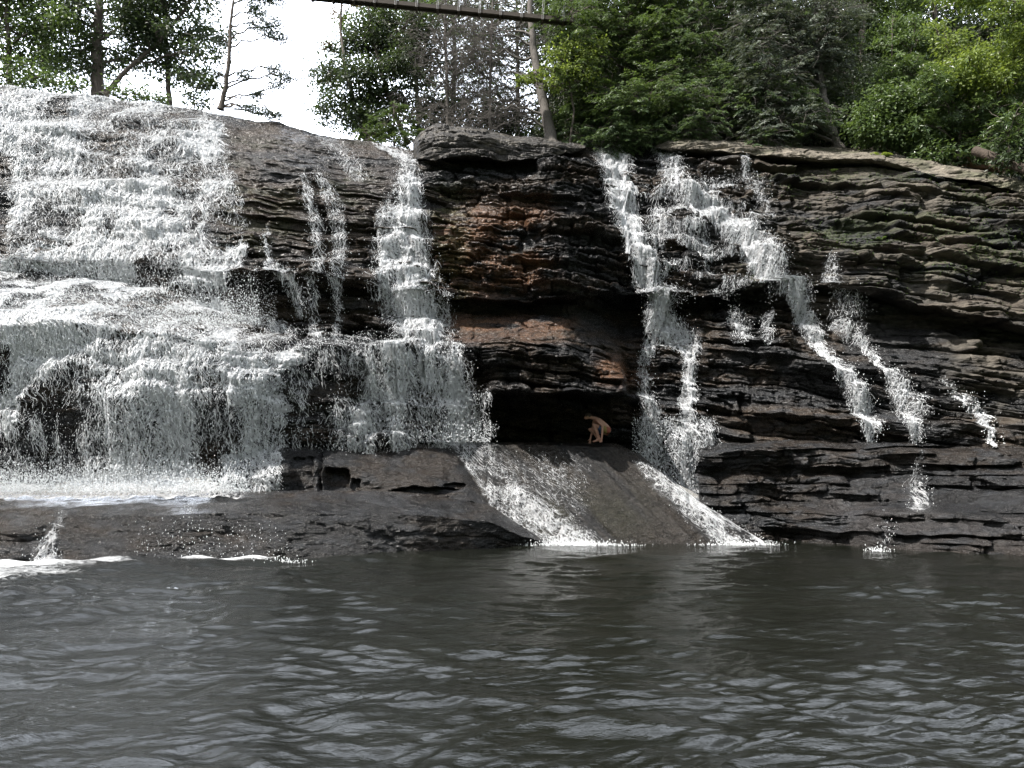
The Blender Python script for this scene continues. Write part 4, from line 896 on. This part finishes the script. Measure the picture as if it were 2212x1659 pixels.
plant('broadleaf_tree', 'dark upright trunk deep in the wood above the round green laurel', 'tree', GR, [(1872, 235, 34), (1868, 150, 34), (1862, 40, 34), (1858, -90, 34)], .24,
      scatter(1800, 1990, -70, 40, 9, 34, (.7, 1.0), 26), 'broad', 'mid', 126, 18)
for i, (x, sd_) in enumerate(((1925, 127), (1962, 128))):
    plant('sapling', ('thin dark upright sapling, left one of the two below the cable railing', 'thin slanting sapling, right one of the two below the cable railing')[i], 'sapling', GR,
          [(x-2, 215, 32), (x+2, 130, 32), (x+16*i+2, 40, 32.1)], .045, [(x-20, 95, 31.9, .4), (x+25, 85, 31.9, .4), (x+10, 45, 32, .4)], 'broad', 'mid', sd_, 22, bright=.2)
plant('laurel_shrub', 'round full green laurel on the right bank behind the bright fern', 'shrub', GR, [(1915, 318, 27.6), (1920, 285, 27.6)], .05,
      [(1890, 285, 27.4, .62), (1935, 292, 27.4, .6), (1985, 280, 27.3, .62), (1875, 245, 27.5, .62), (1925, 245, 27.4, .7), (1975, 232, 27.4, .65), (1945, 205, 27.4, .55), (1900, 210, 27.5, .5), (2010, 250, 27.3, .5), (1855, 275, 27.5, .4), (1960, 312, 27.3, .4)], 'bush', 'mid', 129, 38, bright=.12)
plant('rhododendron', 'large rhododendron with long glossy leaves in the middle of the right bank', 'shrub', GR, [(2070, 345, 27), (2074, 280, 27.2), (2080, 200, 27.6)], .06,
      scatter(1990, 2230, 165, 330, 30, 26.9, (.5, .8), 30), 'rhodo', 'rhodo', 130, 60)
plant('rhododendron', 'rhododendron with upright pale rosettes left of the sunny shrub', 'shrub', GR, [(2000, 230, 29), (2005, 180, 29.2)], .05,
      scatter(1890, 2090, 130, 215, 16, 29.0, (.5, .75), 31), 'rhodo', 'rhodo', 131, 55)
plant('broadleaf_shrub', 'sunny yellow green shrub near the right edge of the photo', 'shrub', GR, [(2160, 240, 26.6), (2150, 170, 26.8)], .05,
      scatter(2040, 2290, 60, 190, 18, 26.6, (.45, .75), 32, poly((2030, 190), (2050, 100), (2120, 130), (2212, 60), (2290, 60), (2290, 190))), 'broad', 'bright', 132, 30, bright=.2)
plant('broadleaf_shrub', 'bright leafy spray climbing from the right bank below the wooden post', 'shrub', GR, [(2080, 190, 28.4), (2070, 130, 28.6)], .04,
      [(2040, 110, 28.6, .5), (2065, 85, 28.6, .45), (2050, 140, 28.5, .5), (2090, 150, 28.4, .5), (2025, 160, 28.5, .45), (2110, 120, 28.4, .45), (2020, 60, 28.9, .35)], 'broad', 'bright', 133, 30, bright=.05)
plant('rhododendron', 'rhododendron with the biggest long leaves at the right edge above the fallen log', 'shrub', GR, [(2180, 330, 24.6), (2178, 290, 24.6)], .05,
      [(2165, 262, 24.5, .42), (2200, 245, 24.5, .45), (2212, 290, 24.4, .45), (2172, 300, 24.5, .38), (2240, 270, 24.4, .6), (2140, 282, 24.6, .3), (2250, 320, 24.2, .5)], 'rhodo', 'rhodo', 134, 52)
plant('maple_tree', 'overhanging leafy branch in the top right corner', 'tree', GR, [(2330, 140, 25), (2300, 60, 25), (2260, 0, 25)], .08,
      [(2190, 18, 25, .4), (2120, -10, 26, .6), (2080, -25, 26, .6), (2050, -20, 27, .6), (2212, 45, 25, .4), (2160, 8, 25, .35), (2240, 20, 25, .5), (2185, 65, 25, .3), (2250, 80, 25, .5), (2150, 35, 25, .25)], 'broad', 'bright', 135, 26, bright=-.05)
# dim wood further up the bank, each tree its own thing
bk = [(975, 37), (1235, 34), (1330, 36), (1430, 37), (1520, 35), (1620, 36.5), (1700, 34.5), (1790, 36), (1890, 38), (1985, 38.5), (2090, 39), (2190, 37), (2290, 36)]
labs = ['dim tree behind the thin bare grey hemlock', 'dim tree behind the young maple', 'dim tree behind the big full hemlock', 'dark tree deep behind the right sprays of the big hemlock', 'dark tree behind the hemlock with rising limbs', 'dark tree in the gap right of the hemlock with rising limbs',
        'dark tree behind the crown over the pale leaning trunk', 'dark tree between the pale leaning trunk and the dark upright trunk', 'shadowed tree behind the dark upright trunk', 'shadowed tree behind the two saplings', 'shadowed tree above the wooden post',
        'shadowed tree behind the sunny shrub', 'shadowed tree beyond the right edge of the sunny shrub']
for i, ((x, D), lb) in enumerate(zip(bk, labs)):
    plant('forest_tree', lb, 'tree', 'dim trees up the wooded bank', [(x, 290, D), (x+8, 120, D), (x-4, -90, D)], .15,
          scatter(x-80, x+80, -90, 215, 24, D+.8, (.9, 1.4), 60+i), ('hemlock', 'broad')[i % 2], ('hemlock', 'dark')[i % 2], 160+i, 14)
for i, (x, y, D, w2, lb) in enumerate([(1480, 295, 32.5, 130, 'dark undershrub behind the low hemlock sprays'), (1700, 300, 31, 110, 'dark undershrub left of the pale leaning trunk'), (1845, 280, 30, 70, 'dark undershrub right of the pale leaning trunk'),
                                       (2060, 330, 27.8, 120, 'tangled dark undershrub above the sunbather'), (1240, 300, 32.5, 90, 'dark undershrub at the foot of the tall leaning trunk'), (1010, 285, 34, 110, 'dark undershrub showing just over the cap rock'), (2270, 350, 25.5, 90, 'tangled undershrub behind the fallen log'),
                                       (1840, 190, 33, 90, 'shaded shrub beside the dark upright trunk'), (1940, 110, 34.5, 90, 'yellowish shaded shrub under the cable railing')]):
    plant('undershrub', lb, 'shrub', 'dark shrubs behind the crest', [(x, y+18, D), (x+3, y-10, D)], .04, scatter(x-w2, x+w2, y-55, y+8, 14, D, (.5, .8), 80+i), 'bush', ('dark', 'mid')[i in (3, 8)], 180+i, 24)
# undergrowth carpet on the hill
rg = np.random.RandomState(9); n = 60000; X = rg.uniform(-3, 32, n); Y = rg.uniform(29, 50, n); Z = hill_z(X, Y)+rg.uniform(0, .35, n)
mb = MB(); mb.leaves(np.stack([X, Y, Z], -1), rg.normal(0, 1, (n, 3)), unit(rg.normal(0, .5, (n, 3))+[0, -.3, 1]), rg.uniform(.14, .3, n), rg.uniform(.08, .16, n), rg.uniform(0, 1, n), .1)
link('undergrowth', mb.mesh('undergrowth', False), LEAF['dark'], None, 'leafy ground cover on the wooded bank', None, None, 'stuff')
# ferns and tufts on the rock
def fern(px, py, D, s, seed, label, leaf='bright', nf=14):
    rg = np.random.RandomState(seed); base = W(px, py, D); mb = MB(); wd = MB()
    for k in range(nf):
        an = rg.uniform(0, 6.28); e_ = np.array([math.cos(an), math.sin(an)*.8, 0]); n_ = 12; t = np.linspace(.1, 1, n_)
        L = s*rg.uniform(.7, 1.1); P = e_*(t*L*.75)[:, None]; P[:, 2] = L*(1.0*t-.62*t*t)*rg.uniform(.8, 1.3)
        wd.tube(P, np.linspace(.006, .002, n_), 3); T = unit(np.gradient(P, axis=0)); S_ = unit(np.cross(T, [0, 0, 1.]))
        for q in (-1, 1):
            wl_ = L*.30*np.sin(math.pi*np.clip(t*.9+.08, 0, 1)); mb.leaves(P+S_*q*(wl_*.5)[:, None], S_*q+T*.4, unit(np.cross(T, S_)+rg.normal(0, .2, P.shape)), wl_, L*.085, rg.uniform(.3, 1, n_))
    e = bpy.data.objects.new('fern', None); COL.objects.link(e); e.location = base; e['label'] = label; e['category'] = 'fern'; e['group'] = 'ferns growing on the rock'
    link('frond', mb.mesh('frond', False), LEAF[leaf], e); link('stalk', wd.mesh('stalk'), LEAF['dark'], e)
fern(1899, 352, 26.9, .62, 301, 'bright yellow green fern standing up on the edge of the pale crest slab', nf=22)
def on_rock(px, py, Gq, Gdq):
    a, b_ = proj(Gdq); k = np.unravel_index(((a-px)**2+(b_-py)**2).argmin(), a.shape); return Gdq[k]
for i, (x, y, s, lf, lb) in enumerate([(1762, 352, .34, 'mid', 'small green fern in the dark crack under the pale crest slab'), (1880, 378, .42, 'mid', 'dull green fern hanging right below the bright fern'), (1950, 398, .36, 'mid', 'flat green fern on the right cliff below the round laurel'),
      (1800, 372, .28, 'mid', 'tiny fern left of the dull hanging fern'), (2095, 372, .36, 'bright', 'small bright fern on the crest slab below the sunbather'), (2185, 385, .4, 'bright', 'bright fern beside the fallen log at the right edge'), (1905, 520, .26, 'mid', 'tiny fern in the middle of the right cliff'), (2160, 600, .3, 'mid', 'small fern low on the cliff near the right edge')]):
    p = on_rock(x, y, G, Gd); a, b_ = proj(p); fern(float(a), float(b_), float(p[1])-.04, s, 310+i, lb, lf, 11)
rg = np.random.RandomState(33); mb = MB(); a, b_ = proj(Gd)
prob = box(a, b_, 1620, 2300, 360, 640, 50)*ss(.52, .66, fbm(Gd[..., 0]*.35+4, Gd[..., 2]*.7, 25, 3)); prob += .15*box(a, b_, 1700, 2300, 360, 660, 50)
idx = rg.choice(prob.size, 9000, p=(prob/prob.sum()).ravel()); P = Gd.reshape(-1, 3)[idx]+[0, -.02, 0]; n = len(P)
d_ = rg.normal(0, .5, (n, 3))+[0, -.6, -.3]
mb.leaves(P+unit(d_)*.04, d_, unit(rg.normal(0, .6, (n, 3))+[0, -.3, 1]), rg.uniform(.05, .13, n), rg.uniform(.012, .03, n), rg.uniform(0, .8, n))
link('moss', mb.mesh('moss', False), LEAF['mid'], None, 'moss and grass tufts in the cracks of the right cliff', None, None, 'stuff')
# fallen log
lg = MB(); rg = np.random.RandomState(3); A_, B_ = W(2105, 325, 25.6), W(2390, 452, 22.6)
P = path(A_, B_, 40, .04, rg, .03); e = bpy.data.objects.new('fallen_log', None); COL.objects.link(e); e.location = A_
e['label'] = 'thick brown fallen log slanting down to the right edge behind the crest'; e['category'] = 'log'
lg.tube(P-A_, .17-.03*np.linspace(0, 1, 40)+.008*rg.normal(0, 1, 40), 12); link('trunk', lg.mesh('trunk'), plain('log_bark', (.055, .042, .032), .9, .5, 5, (5, 1, 5), .04), e)
lg = MB()
for k in range(5):
    p = P[6+6*k]; lg.tube(path(p, p+np.array([rg.uniform(-.4, .4), -.3, rg.uniform(.1, .6)]), 6, .4, rg)-A_, np.linspace(.03, .006, 6), 5)
link('branch_stub', lg.mesh('branch_stub'), TWIG, e)
# ------------------------------------------------------------------ footbridge across the top
WOOD = plain('weathered_wood', (.045, .036, .028), .8, .35, 4, (1, 12, 12), .01)
STEEL = plain('steel_cable', (.22, .22, .22), .45, .2, 8); STEEL.node_tree.nodes['Principled BSDF'].inputs['Metallic'].default_value = .7
WOODD = plain('dark_wood', (.05, .04, .03), .85, .35, 6, (1, 8, 8), .01)
e = bpy.data.objects.new('footbridge', None); COL.objects.link(e)
e['label'] = 'wooden suspension footbridge crossing high over the falls at the top edge'; e['category'] = 'footbridge'
def bp(t):     # centre line of the near side beam
    px = 560+t*680; return W(px, -8+(px-711)*.098, 28.3+.9*t)
ts = np.linspace(0, 1, 60); L0 = np.array([bp(t) for t in ts]); e.location = L0[0]
ax = unit(L0[-1]-L0[0]); side = unit(np.cross(ax, [0, 0, 1.])); side = side if side[1] > 0 else -side; upv = np.cross(side, ax); upv = upv if upv[2] > 0 else -upv
def seg_beam(mb, off_s, off_u, w_, h_):
    Pc = L0-L0[0]+side*off_s+upv*off_u; c = []
    for a_, b2 in ((-.5, -.5), (.5, -.5), (.5, .5), (-.5, .5)): c.append(Pc+side*w_*a_+upv*h_*b2)
    V = np.stack(c, 1).reshape(-1, 3); i = np.arange(len(Pc)-1)[:, None]*4; j = np.arange(4)[None]
    mb.add(V, np.stack([i+j, i+(j+1) % 4, i+4+(j+1) % 4, i+4+j], -1))
for off in (0, .27):
    b_ = MB(); seg_beam(b_, off, 0, .07, .17); link('beam', b_.mesh('beam', False), WOOD, e)
b_ = MB(); Lt = np.linalg.norm(L0[-1]-L0[0]); nb = int(Lt/.16)
for k in range(nb):
    p = bp((k+.5)/nb)-L0[0]+side*.135+upv*.02; b_.box(p, .158, .19, .035, (ax, side, upv), a=.5)
link('deck', b_.mesh('deck', False), WOODD, e)
nj = int(Lt/.86)
for k in range(nj):
    p = bp((k+.5)/nj)-L0[0]
    b_ = MB(); b_.box(p+side*.135-upv*.105, .09, .40, .06, (ax, side, upv)); link('joist', b_.mesh('joist', False), WOODD, e)
    b_ = MB()
    for q in (-.03, .03):
        b_.tube([p+ax*q-side*.065-upv*.13, p+ax*q-side*.065+upv*.3, p+ax*(q+.03)-side*.06+upv*1.15], [.008]*3, 5)
    b_.tube([p+side*.34-upv*.1, p+side*.34+upv*.3, p+side*.33+upv*1.15], [.008]*3, 5)
    link('hanger', b_.mesh('hanger'), STEEL, e)
for s_ in (-.06, .33):
    b_ = MB(); b_.tube(L0-L0[0]+side*s_+upv*1.15, np.full(60, .014), 6); link('hand_cable', b_.mesh('hand_cable'), STEEL, e)
# cable railing and post on the right bank
e = bpy.data.objects.new('cable_railing', None); COL.objects.link(e); p0 = W(1917, 52, 34); e.location = p0
e['label'] = 'pale cable railing slanting up the wooded bank by a wooden post'; e['category'] = 'railing'
b_ = MB(); b_.tube(path(p0, W(2068, 2, 35.5), 16, .03, np.random.RandomState(1), -.02)-p0, np.full(16, .022), 6); link('cable', b_.mesh('cable'), plain('pale_rope', (.6, .57, .5), .7, .2, 12), e)
for (x, y0, y1, D) in ((2018, 42, -12, 35.0), (1935, 75, 38, 34.2)):
    b_ = MB(); a_ = W(x, y0, D); c_ = W(x, y1, D); b_.box((a_+c_)/2-p0, .16, .16, float(c_[2]-a_[2])); link('post', b_.mesh('post', False), WOOD, e)

# ------------------------------------------------------------------ people
SKIN, n_, b = mat('skin'); b.inputs['Base Color'].default_value = (.33, .18, .125, 1); b.inputs['Roughness'].default_value = .5
b.inputs['Subsurface Weight'].default_value = .15; b.inputs['Subsurface Radius'].default_value = (.02, .008, .004); b.inputs['Subsurface Scale'].default_value = .5
HAIR = plain('hair', (.03, .02, .014), .6, .4, 60, (1, 1, 4), .01)
DARK = plain('eye', (.02, .015, .012), .3, 0, 5)
def skinned(name, joints, bones, root, mat_, parent, sub=2):
    me = bpy.data.meshes.new(name); k = list(joints); me.from_pydata([joints[j][0] for j in k], [(k.index(a), k.index(b_)) for a, b_ in bones], [])
    o = bpy.data.objects.new(name, me); COL.objects.link(o)
    sk = o.modifiers.new('skin', 'SKIN'); sk.use_smooth_shade = True
    for i, j in enumerate(k):
        r = joints[j][1]; me.skin_vertices[0].data[i].radius = (r, r) if not isinstance(r, tuple) else r
        me.skin_vertices[0].data[i].use_root = (j == root)
    sb = o.modifiers.new('sub', 'SUBSURF'); sb.levels = sub; sb.render_levels = sub
    bpy.context.view_layer.update(); dg = bpy.context.evaluated_depsgraph_get()
    m2 = bpy.data.meshes.new_from_object(o.evaluated_get(dg)); m2.name = name
    bpy.data.objects.remove(o); m2.materials.clear(); return link(name, m2, mat_, parent)
def ellips(name, c, r, mat_, parent, seg=24, rot=None, cut=None, wob=0):
    th = np.linspace(0, math.pi, seg//2+1); ph = np.arange(seg)*2*math.pi/seg; T_, P_ = np.meshgrid(th, ph, indexing='ij')
    V = np.stack([np.sin(T_)*np.cos(P_), np.sin(T_)*np.sin(P_), np.cos(T_)], -1)
    if wob: V = V*(1+wob*(fbm(V[..., 0]*4+5, V[..., 2]*4+V[..., 1]*3, 3, 3)-.5)[..., None])
    V = V*np.array(r)
    if rot is not None: V = V@np.array(rot).T
    nr_, nc_ = T_.shape; i = np.arange(nr_-1)[:, None]*nc_; j = np.arange(nc_)[None]; Q = np.stack([i+j, i+nc_+j, i+nc_+(j+1) % nc_, i+(j+1) % nc_], -1)
    return link(name, mkmesh(name, V.reshape(-1, 3)+np.array(c), Q), mat_, parent)
def hand(J, B, pre, wrist, palm_dir, spread, down, thumb, s=1.0):
    """palm and five bent fingers from a wrist joint"""
    w0 = np.array(J[wrist][0], float); d = unit(np.array(palm_dir, float)); sp_ = unit(np.array(spread, float)); dn = unit(np.array(down, float))
    J[pre+'palm'] = (tuple(w0+d*.045*s), (.026*s, .016*s)); B.append((wrist, pre+'palm'))
    for k, (o, L) in enumerate(((-1.15, .068), (-.4, .078), (.35, .073), (1.1, .058))):
        a = w0+d*.088*s+sp_*o*.021*s; q = unit(d+sp_*o*.22)
        m1 = a+q*L*.5*s; m2 = m1+unit(q+dn*.5)*L*.5*s
        for nm, p, r in (('k', a, .0095), ('m', m1, .008), ('t', m2, .0065)): J[f'{pre}{k}{nm}'] = (tuple(p), r*s)
        B += [(pre+'palm', f'{pre}{k}k'), (f'{pre}{k}k', f'{pre}{k}m'), (f'{pre}{k}m', f'{pre}{k}t')]
    tp = np.array(thumb, float); a = w0+d*.03*s+tp*.03*s
    J[pre+'t1'] = (tuple(a), .011*s); J[pre+'t2'] = (tuple(a+unit(tp+d*.5)*.035*s), .0095*s); J[pre+'t3'] = (tuple(a+unit(tp+d*.7)*.065*s), .0075*s)
    B += [(pre+'palm', pre+'t1'), (pre+'t1', pre+'t2'), (pre+'t2', pre+'t3')]
e = bpy.data.objects.new('person', None); COL.objects.link(e)
pg = on_rock(1290, 957, SG, SGd); e.location = (W(1290, 957, 22.75)[0], 22.75, W(1290, 955.5, 22.75)[2])
e['label'] = 'bare-chested person in colourful swim shorts crouching in the dark hollow above the slide'; e['category'] = 'person'
J = {'pelvis': ((.36, .02, .33), .125), 'belly': ((.27, .02, .47), (.12, .13)), 'chest': ((.12, .01, .62), (.125, .15)), 'neckb': ((-.06, 0, .735), (.075, .07)), 'neck': ((-.17, 0, .765), .05), 'head': ((-.275, -.01, .80), (.078, .085)), 'face': ((-.335, -.015, .775), (.068, .066)), 'chin': ((-.335, -.015, .715), .036), 'nose': ((-.405, -.018, .765), .014),
     'shL': ((-.03, -.17, .70), .062), 'elL': ((.145, -.24, .49), .045), 'wrL': ((.115, -.26, .15), .029),
     'shR': ((-.06, .17, .70), .06), 'elR': ((-.10, .23, .42), .043), 'wrR': ((-.19, .16, .12), .028),
     'hipL': ((.34, -.10, .33), .10), 'knL': ((-.13, -.13, .545), .064), 'cfL': ((-.02, -.13, .33), .056), 'anL': ((.05, -.12, .09), .036), 'heL': ((.08, -.12, .04), .034), 'ftL': ((-.05, -.12, .035), .034), 'toL': ((-.14, -.12, .022), .024),
     'hipR': ((.32, .10, .32), .10), 'knR': ((-.26, .07, .415), .063), 'cfR': ((-.08, .10, .30), .055), 'anR': ((.06, .12, .10), .036), 'heR': ((.09, .12, .05), .034), 'ftR': ((-.04, .12, .035), .034), 'toR': ((-.13, .12, .022), .024)}
B = [('pelvis', 'belly'), ('belly', 'chest'), ('chest', 'neckb'), ('neckb', 'neck'), ('neck', 'head'), ('head', 'face'), ('face', 'chin'), ('face', 'nose'), ('chest', 'shL'), ('shL', 'elL'), ('elL', 'wrL'), ('chest', 'shR'), ('shR', 'elR'), ('elR', 'wrR'),
     ('pelvis', 'hipL'), ('hipL', 'knL'), ('knL', 'cfL'), ('cfL', 'anL'), ('anL', 'heL'), ('anL', 'ftL'), ('ftL', 'toL'), ('pelvis', 'hipR'), ('hipR', 'knR'), ('knR', 'cfR'), ('cfR', 'anR'), ('anR', 'heR'), ('anR', 'ftR'), ('ftR', 'toR')]
hand(J, B, 'hl', 'wrL', (-.25, -.15, -1), (1, -.2, -.1), (-.3, -.9, .1), (-.9, -.1, -.1), 1.15)
hand(J, B, 'hr', 'wrR', (-.1, 0, -1), (1, .2, 0), (-.3, -.9, .1), (-.9, 0, 0), 1.0)
skinned('body', J, B, 'pelvis', SKIN, e)
ellips('hair', (-.262, -.005, .835), (.098, .09, .085), HAIR, e, wob=.25)
for sgn in (-1, 1): ellips('eye', (-.392, -.015+sgn*.030, .793), (.008, .012, .008), DARK, e, 10)
for sgn in (-1, 1): ellips('ear', (-.285, -.01+sgn*.084, .785), (.020, .010, .032), SKIN, e, 12)
m, n_, b = mat('swim_shorts'); tc = N(n_, 'ShaderNodeTexCoord').outputs['Object']; sx = N(n_, 'ShaderNodeSeparateXYZ'); n_.links.new(tc, sx.inputs[0])
c1 = mixc(n_, math_(n_, 'GREATER_THAN', sx.outputs[0], .17), (.03, .06, .12), (.16, .13, .035)); c2 = mixc(n_, math_(n_, 'GREATER_THAN', sx.outputs[0], .28), c1, (.17, .045, .025))
n_.links.new(c2, b.inputs['Base Color']); b.inputs['Roughness'].default_value = .8
SJ = {'p': ((.37, .02, .325), .148), 'w': ((.31, .02, .43), (.135, .15)), 'hl': ((.33, -.10, .34), .118), 'tl': ((.10, -.12, .435), (.098, .10)), 'ul': ((.01, -.125, .475), (.088, .092)), 'hr': ((.31, .10, .33), .118), 'tr': ((.08, .085, .36), (.095, .10)), 'ur': ((-.02, .08, .375), (.086, .09))}
skinned('shorts', SJ, [('p', 'w'), ('p', 'hl'), ('hl', 'tl'), ('tl', 'ul'), ('p', 'hr'), ('hr', 'tr'), ('tr', 'ur')], 'p', m, e)
# person lying in the sun on the crest at the right
e = bpy.data.objects.new('person', None); COL.objects.link(e); pq = W(2118, 369, 27.3); e.location = pq
e['label'] = 'sunbather lying flat on the crest rock near the right edge, one arm bent up'; e['category'] = 'person'
J = {'pelvis': ((.05, 0, .12), .12), 'chest': ((-.38, 0, .14), (.13, .15)), 'neckb': ((-.56, 0, .15), .07), 'neck': ((-.63, 0, .16), .05), 'head': ((-.74, 0, .17), (.085, .085)), 'chin': ((-.69, -.03, .22), .04),
     'shL': ((-.50, -.18, .16), .058), 'elL': ((-.62, -.22, .40), .044), 'wrL': ((-.84, -.16, .30), .029), 'shR': ((-.50, .18, .16), .058), 'elR': ((-.30, .30, .12), .042), 'wrR': ((-.08, .28, .08), .029),
     'hL': ((.10, -.10, .12), .10), 'kL': ((.50, -.10, .11), .062), 'aL': ((.90, -.10, .09), .038), 'tL': ((.95, -.11, .27), .028), 'hR': ((.10, .10, .12), .10), 'kR': ((.52, .10, .11), .062), 'aR': ((.92, .10, .09), .038), 'tR': ((1.0, .10, .25), .028)}
B = [('pelvis', 'chest'), ('chest', 'neckb'), ('neckb', 'neck'), ('neck', 'head'), ('head', 'chin'), ('chest', 'shL'), ('shL', 'elL'), ('elL', 'wrL'), ('chest', 'shR'), ('shR', 'elR'), ('elR', 'wrR'), ('pelvis', 'hL'), ('hL', 'kL'), ('kL', 'aL'), ('aL', 'tL'), ('pelvis', 'hR'), ('hR', 'kR'), ('kR', 'aR'), ('aR', 'tR')]
hand(J, B, 'hl', 'wrL', (-1, .1, -.5), (0, 1, 0), (0, 0, -1), (0, -1, .2)); hand(J, B, 'hr', 'wrR', (1, 0, -.1), (0, 1, 0), (0, 0, -1), (0, -1, .2))
o = skinned('body', J, B, 'pelvis', SKIN, e); e.rotation_euler = (0, math.radians(7), 0)
ellips('hair', (-.79, 0, .165), (.085, .092, .095), HAIR, e, wob=.25)
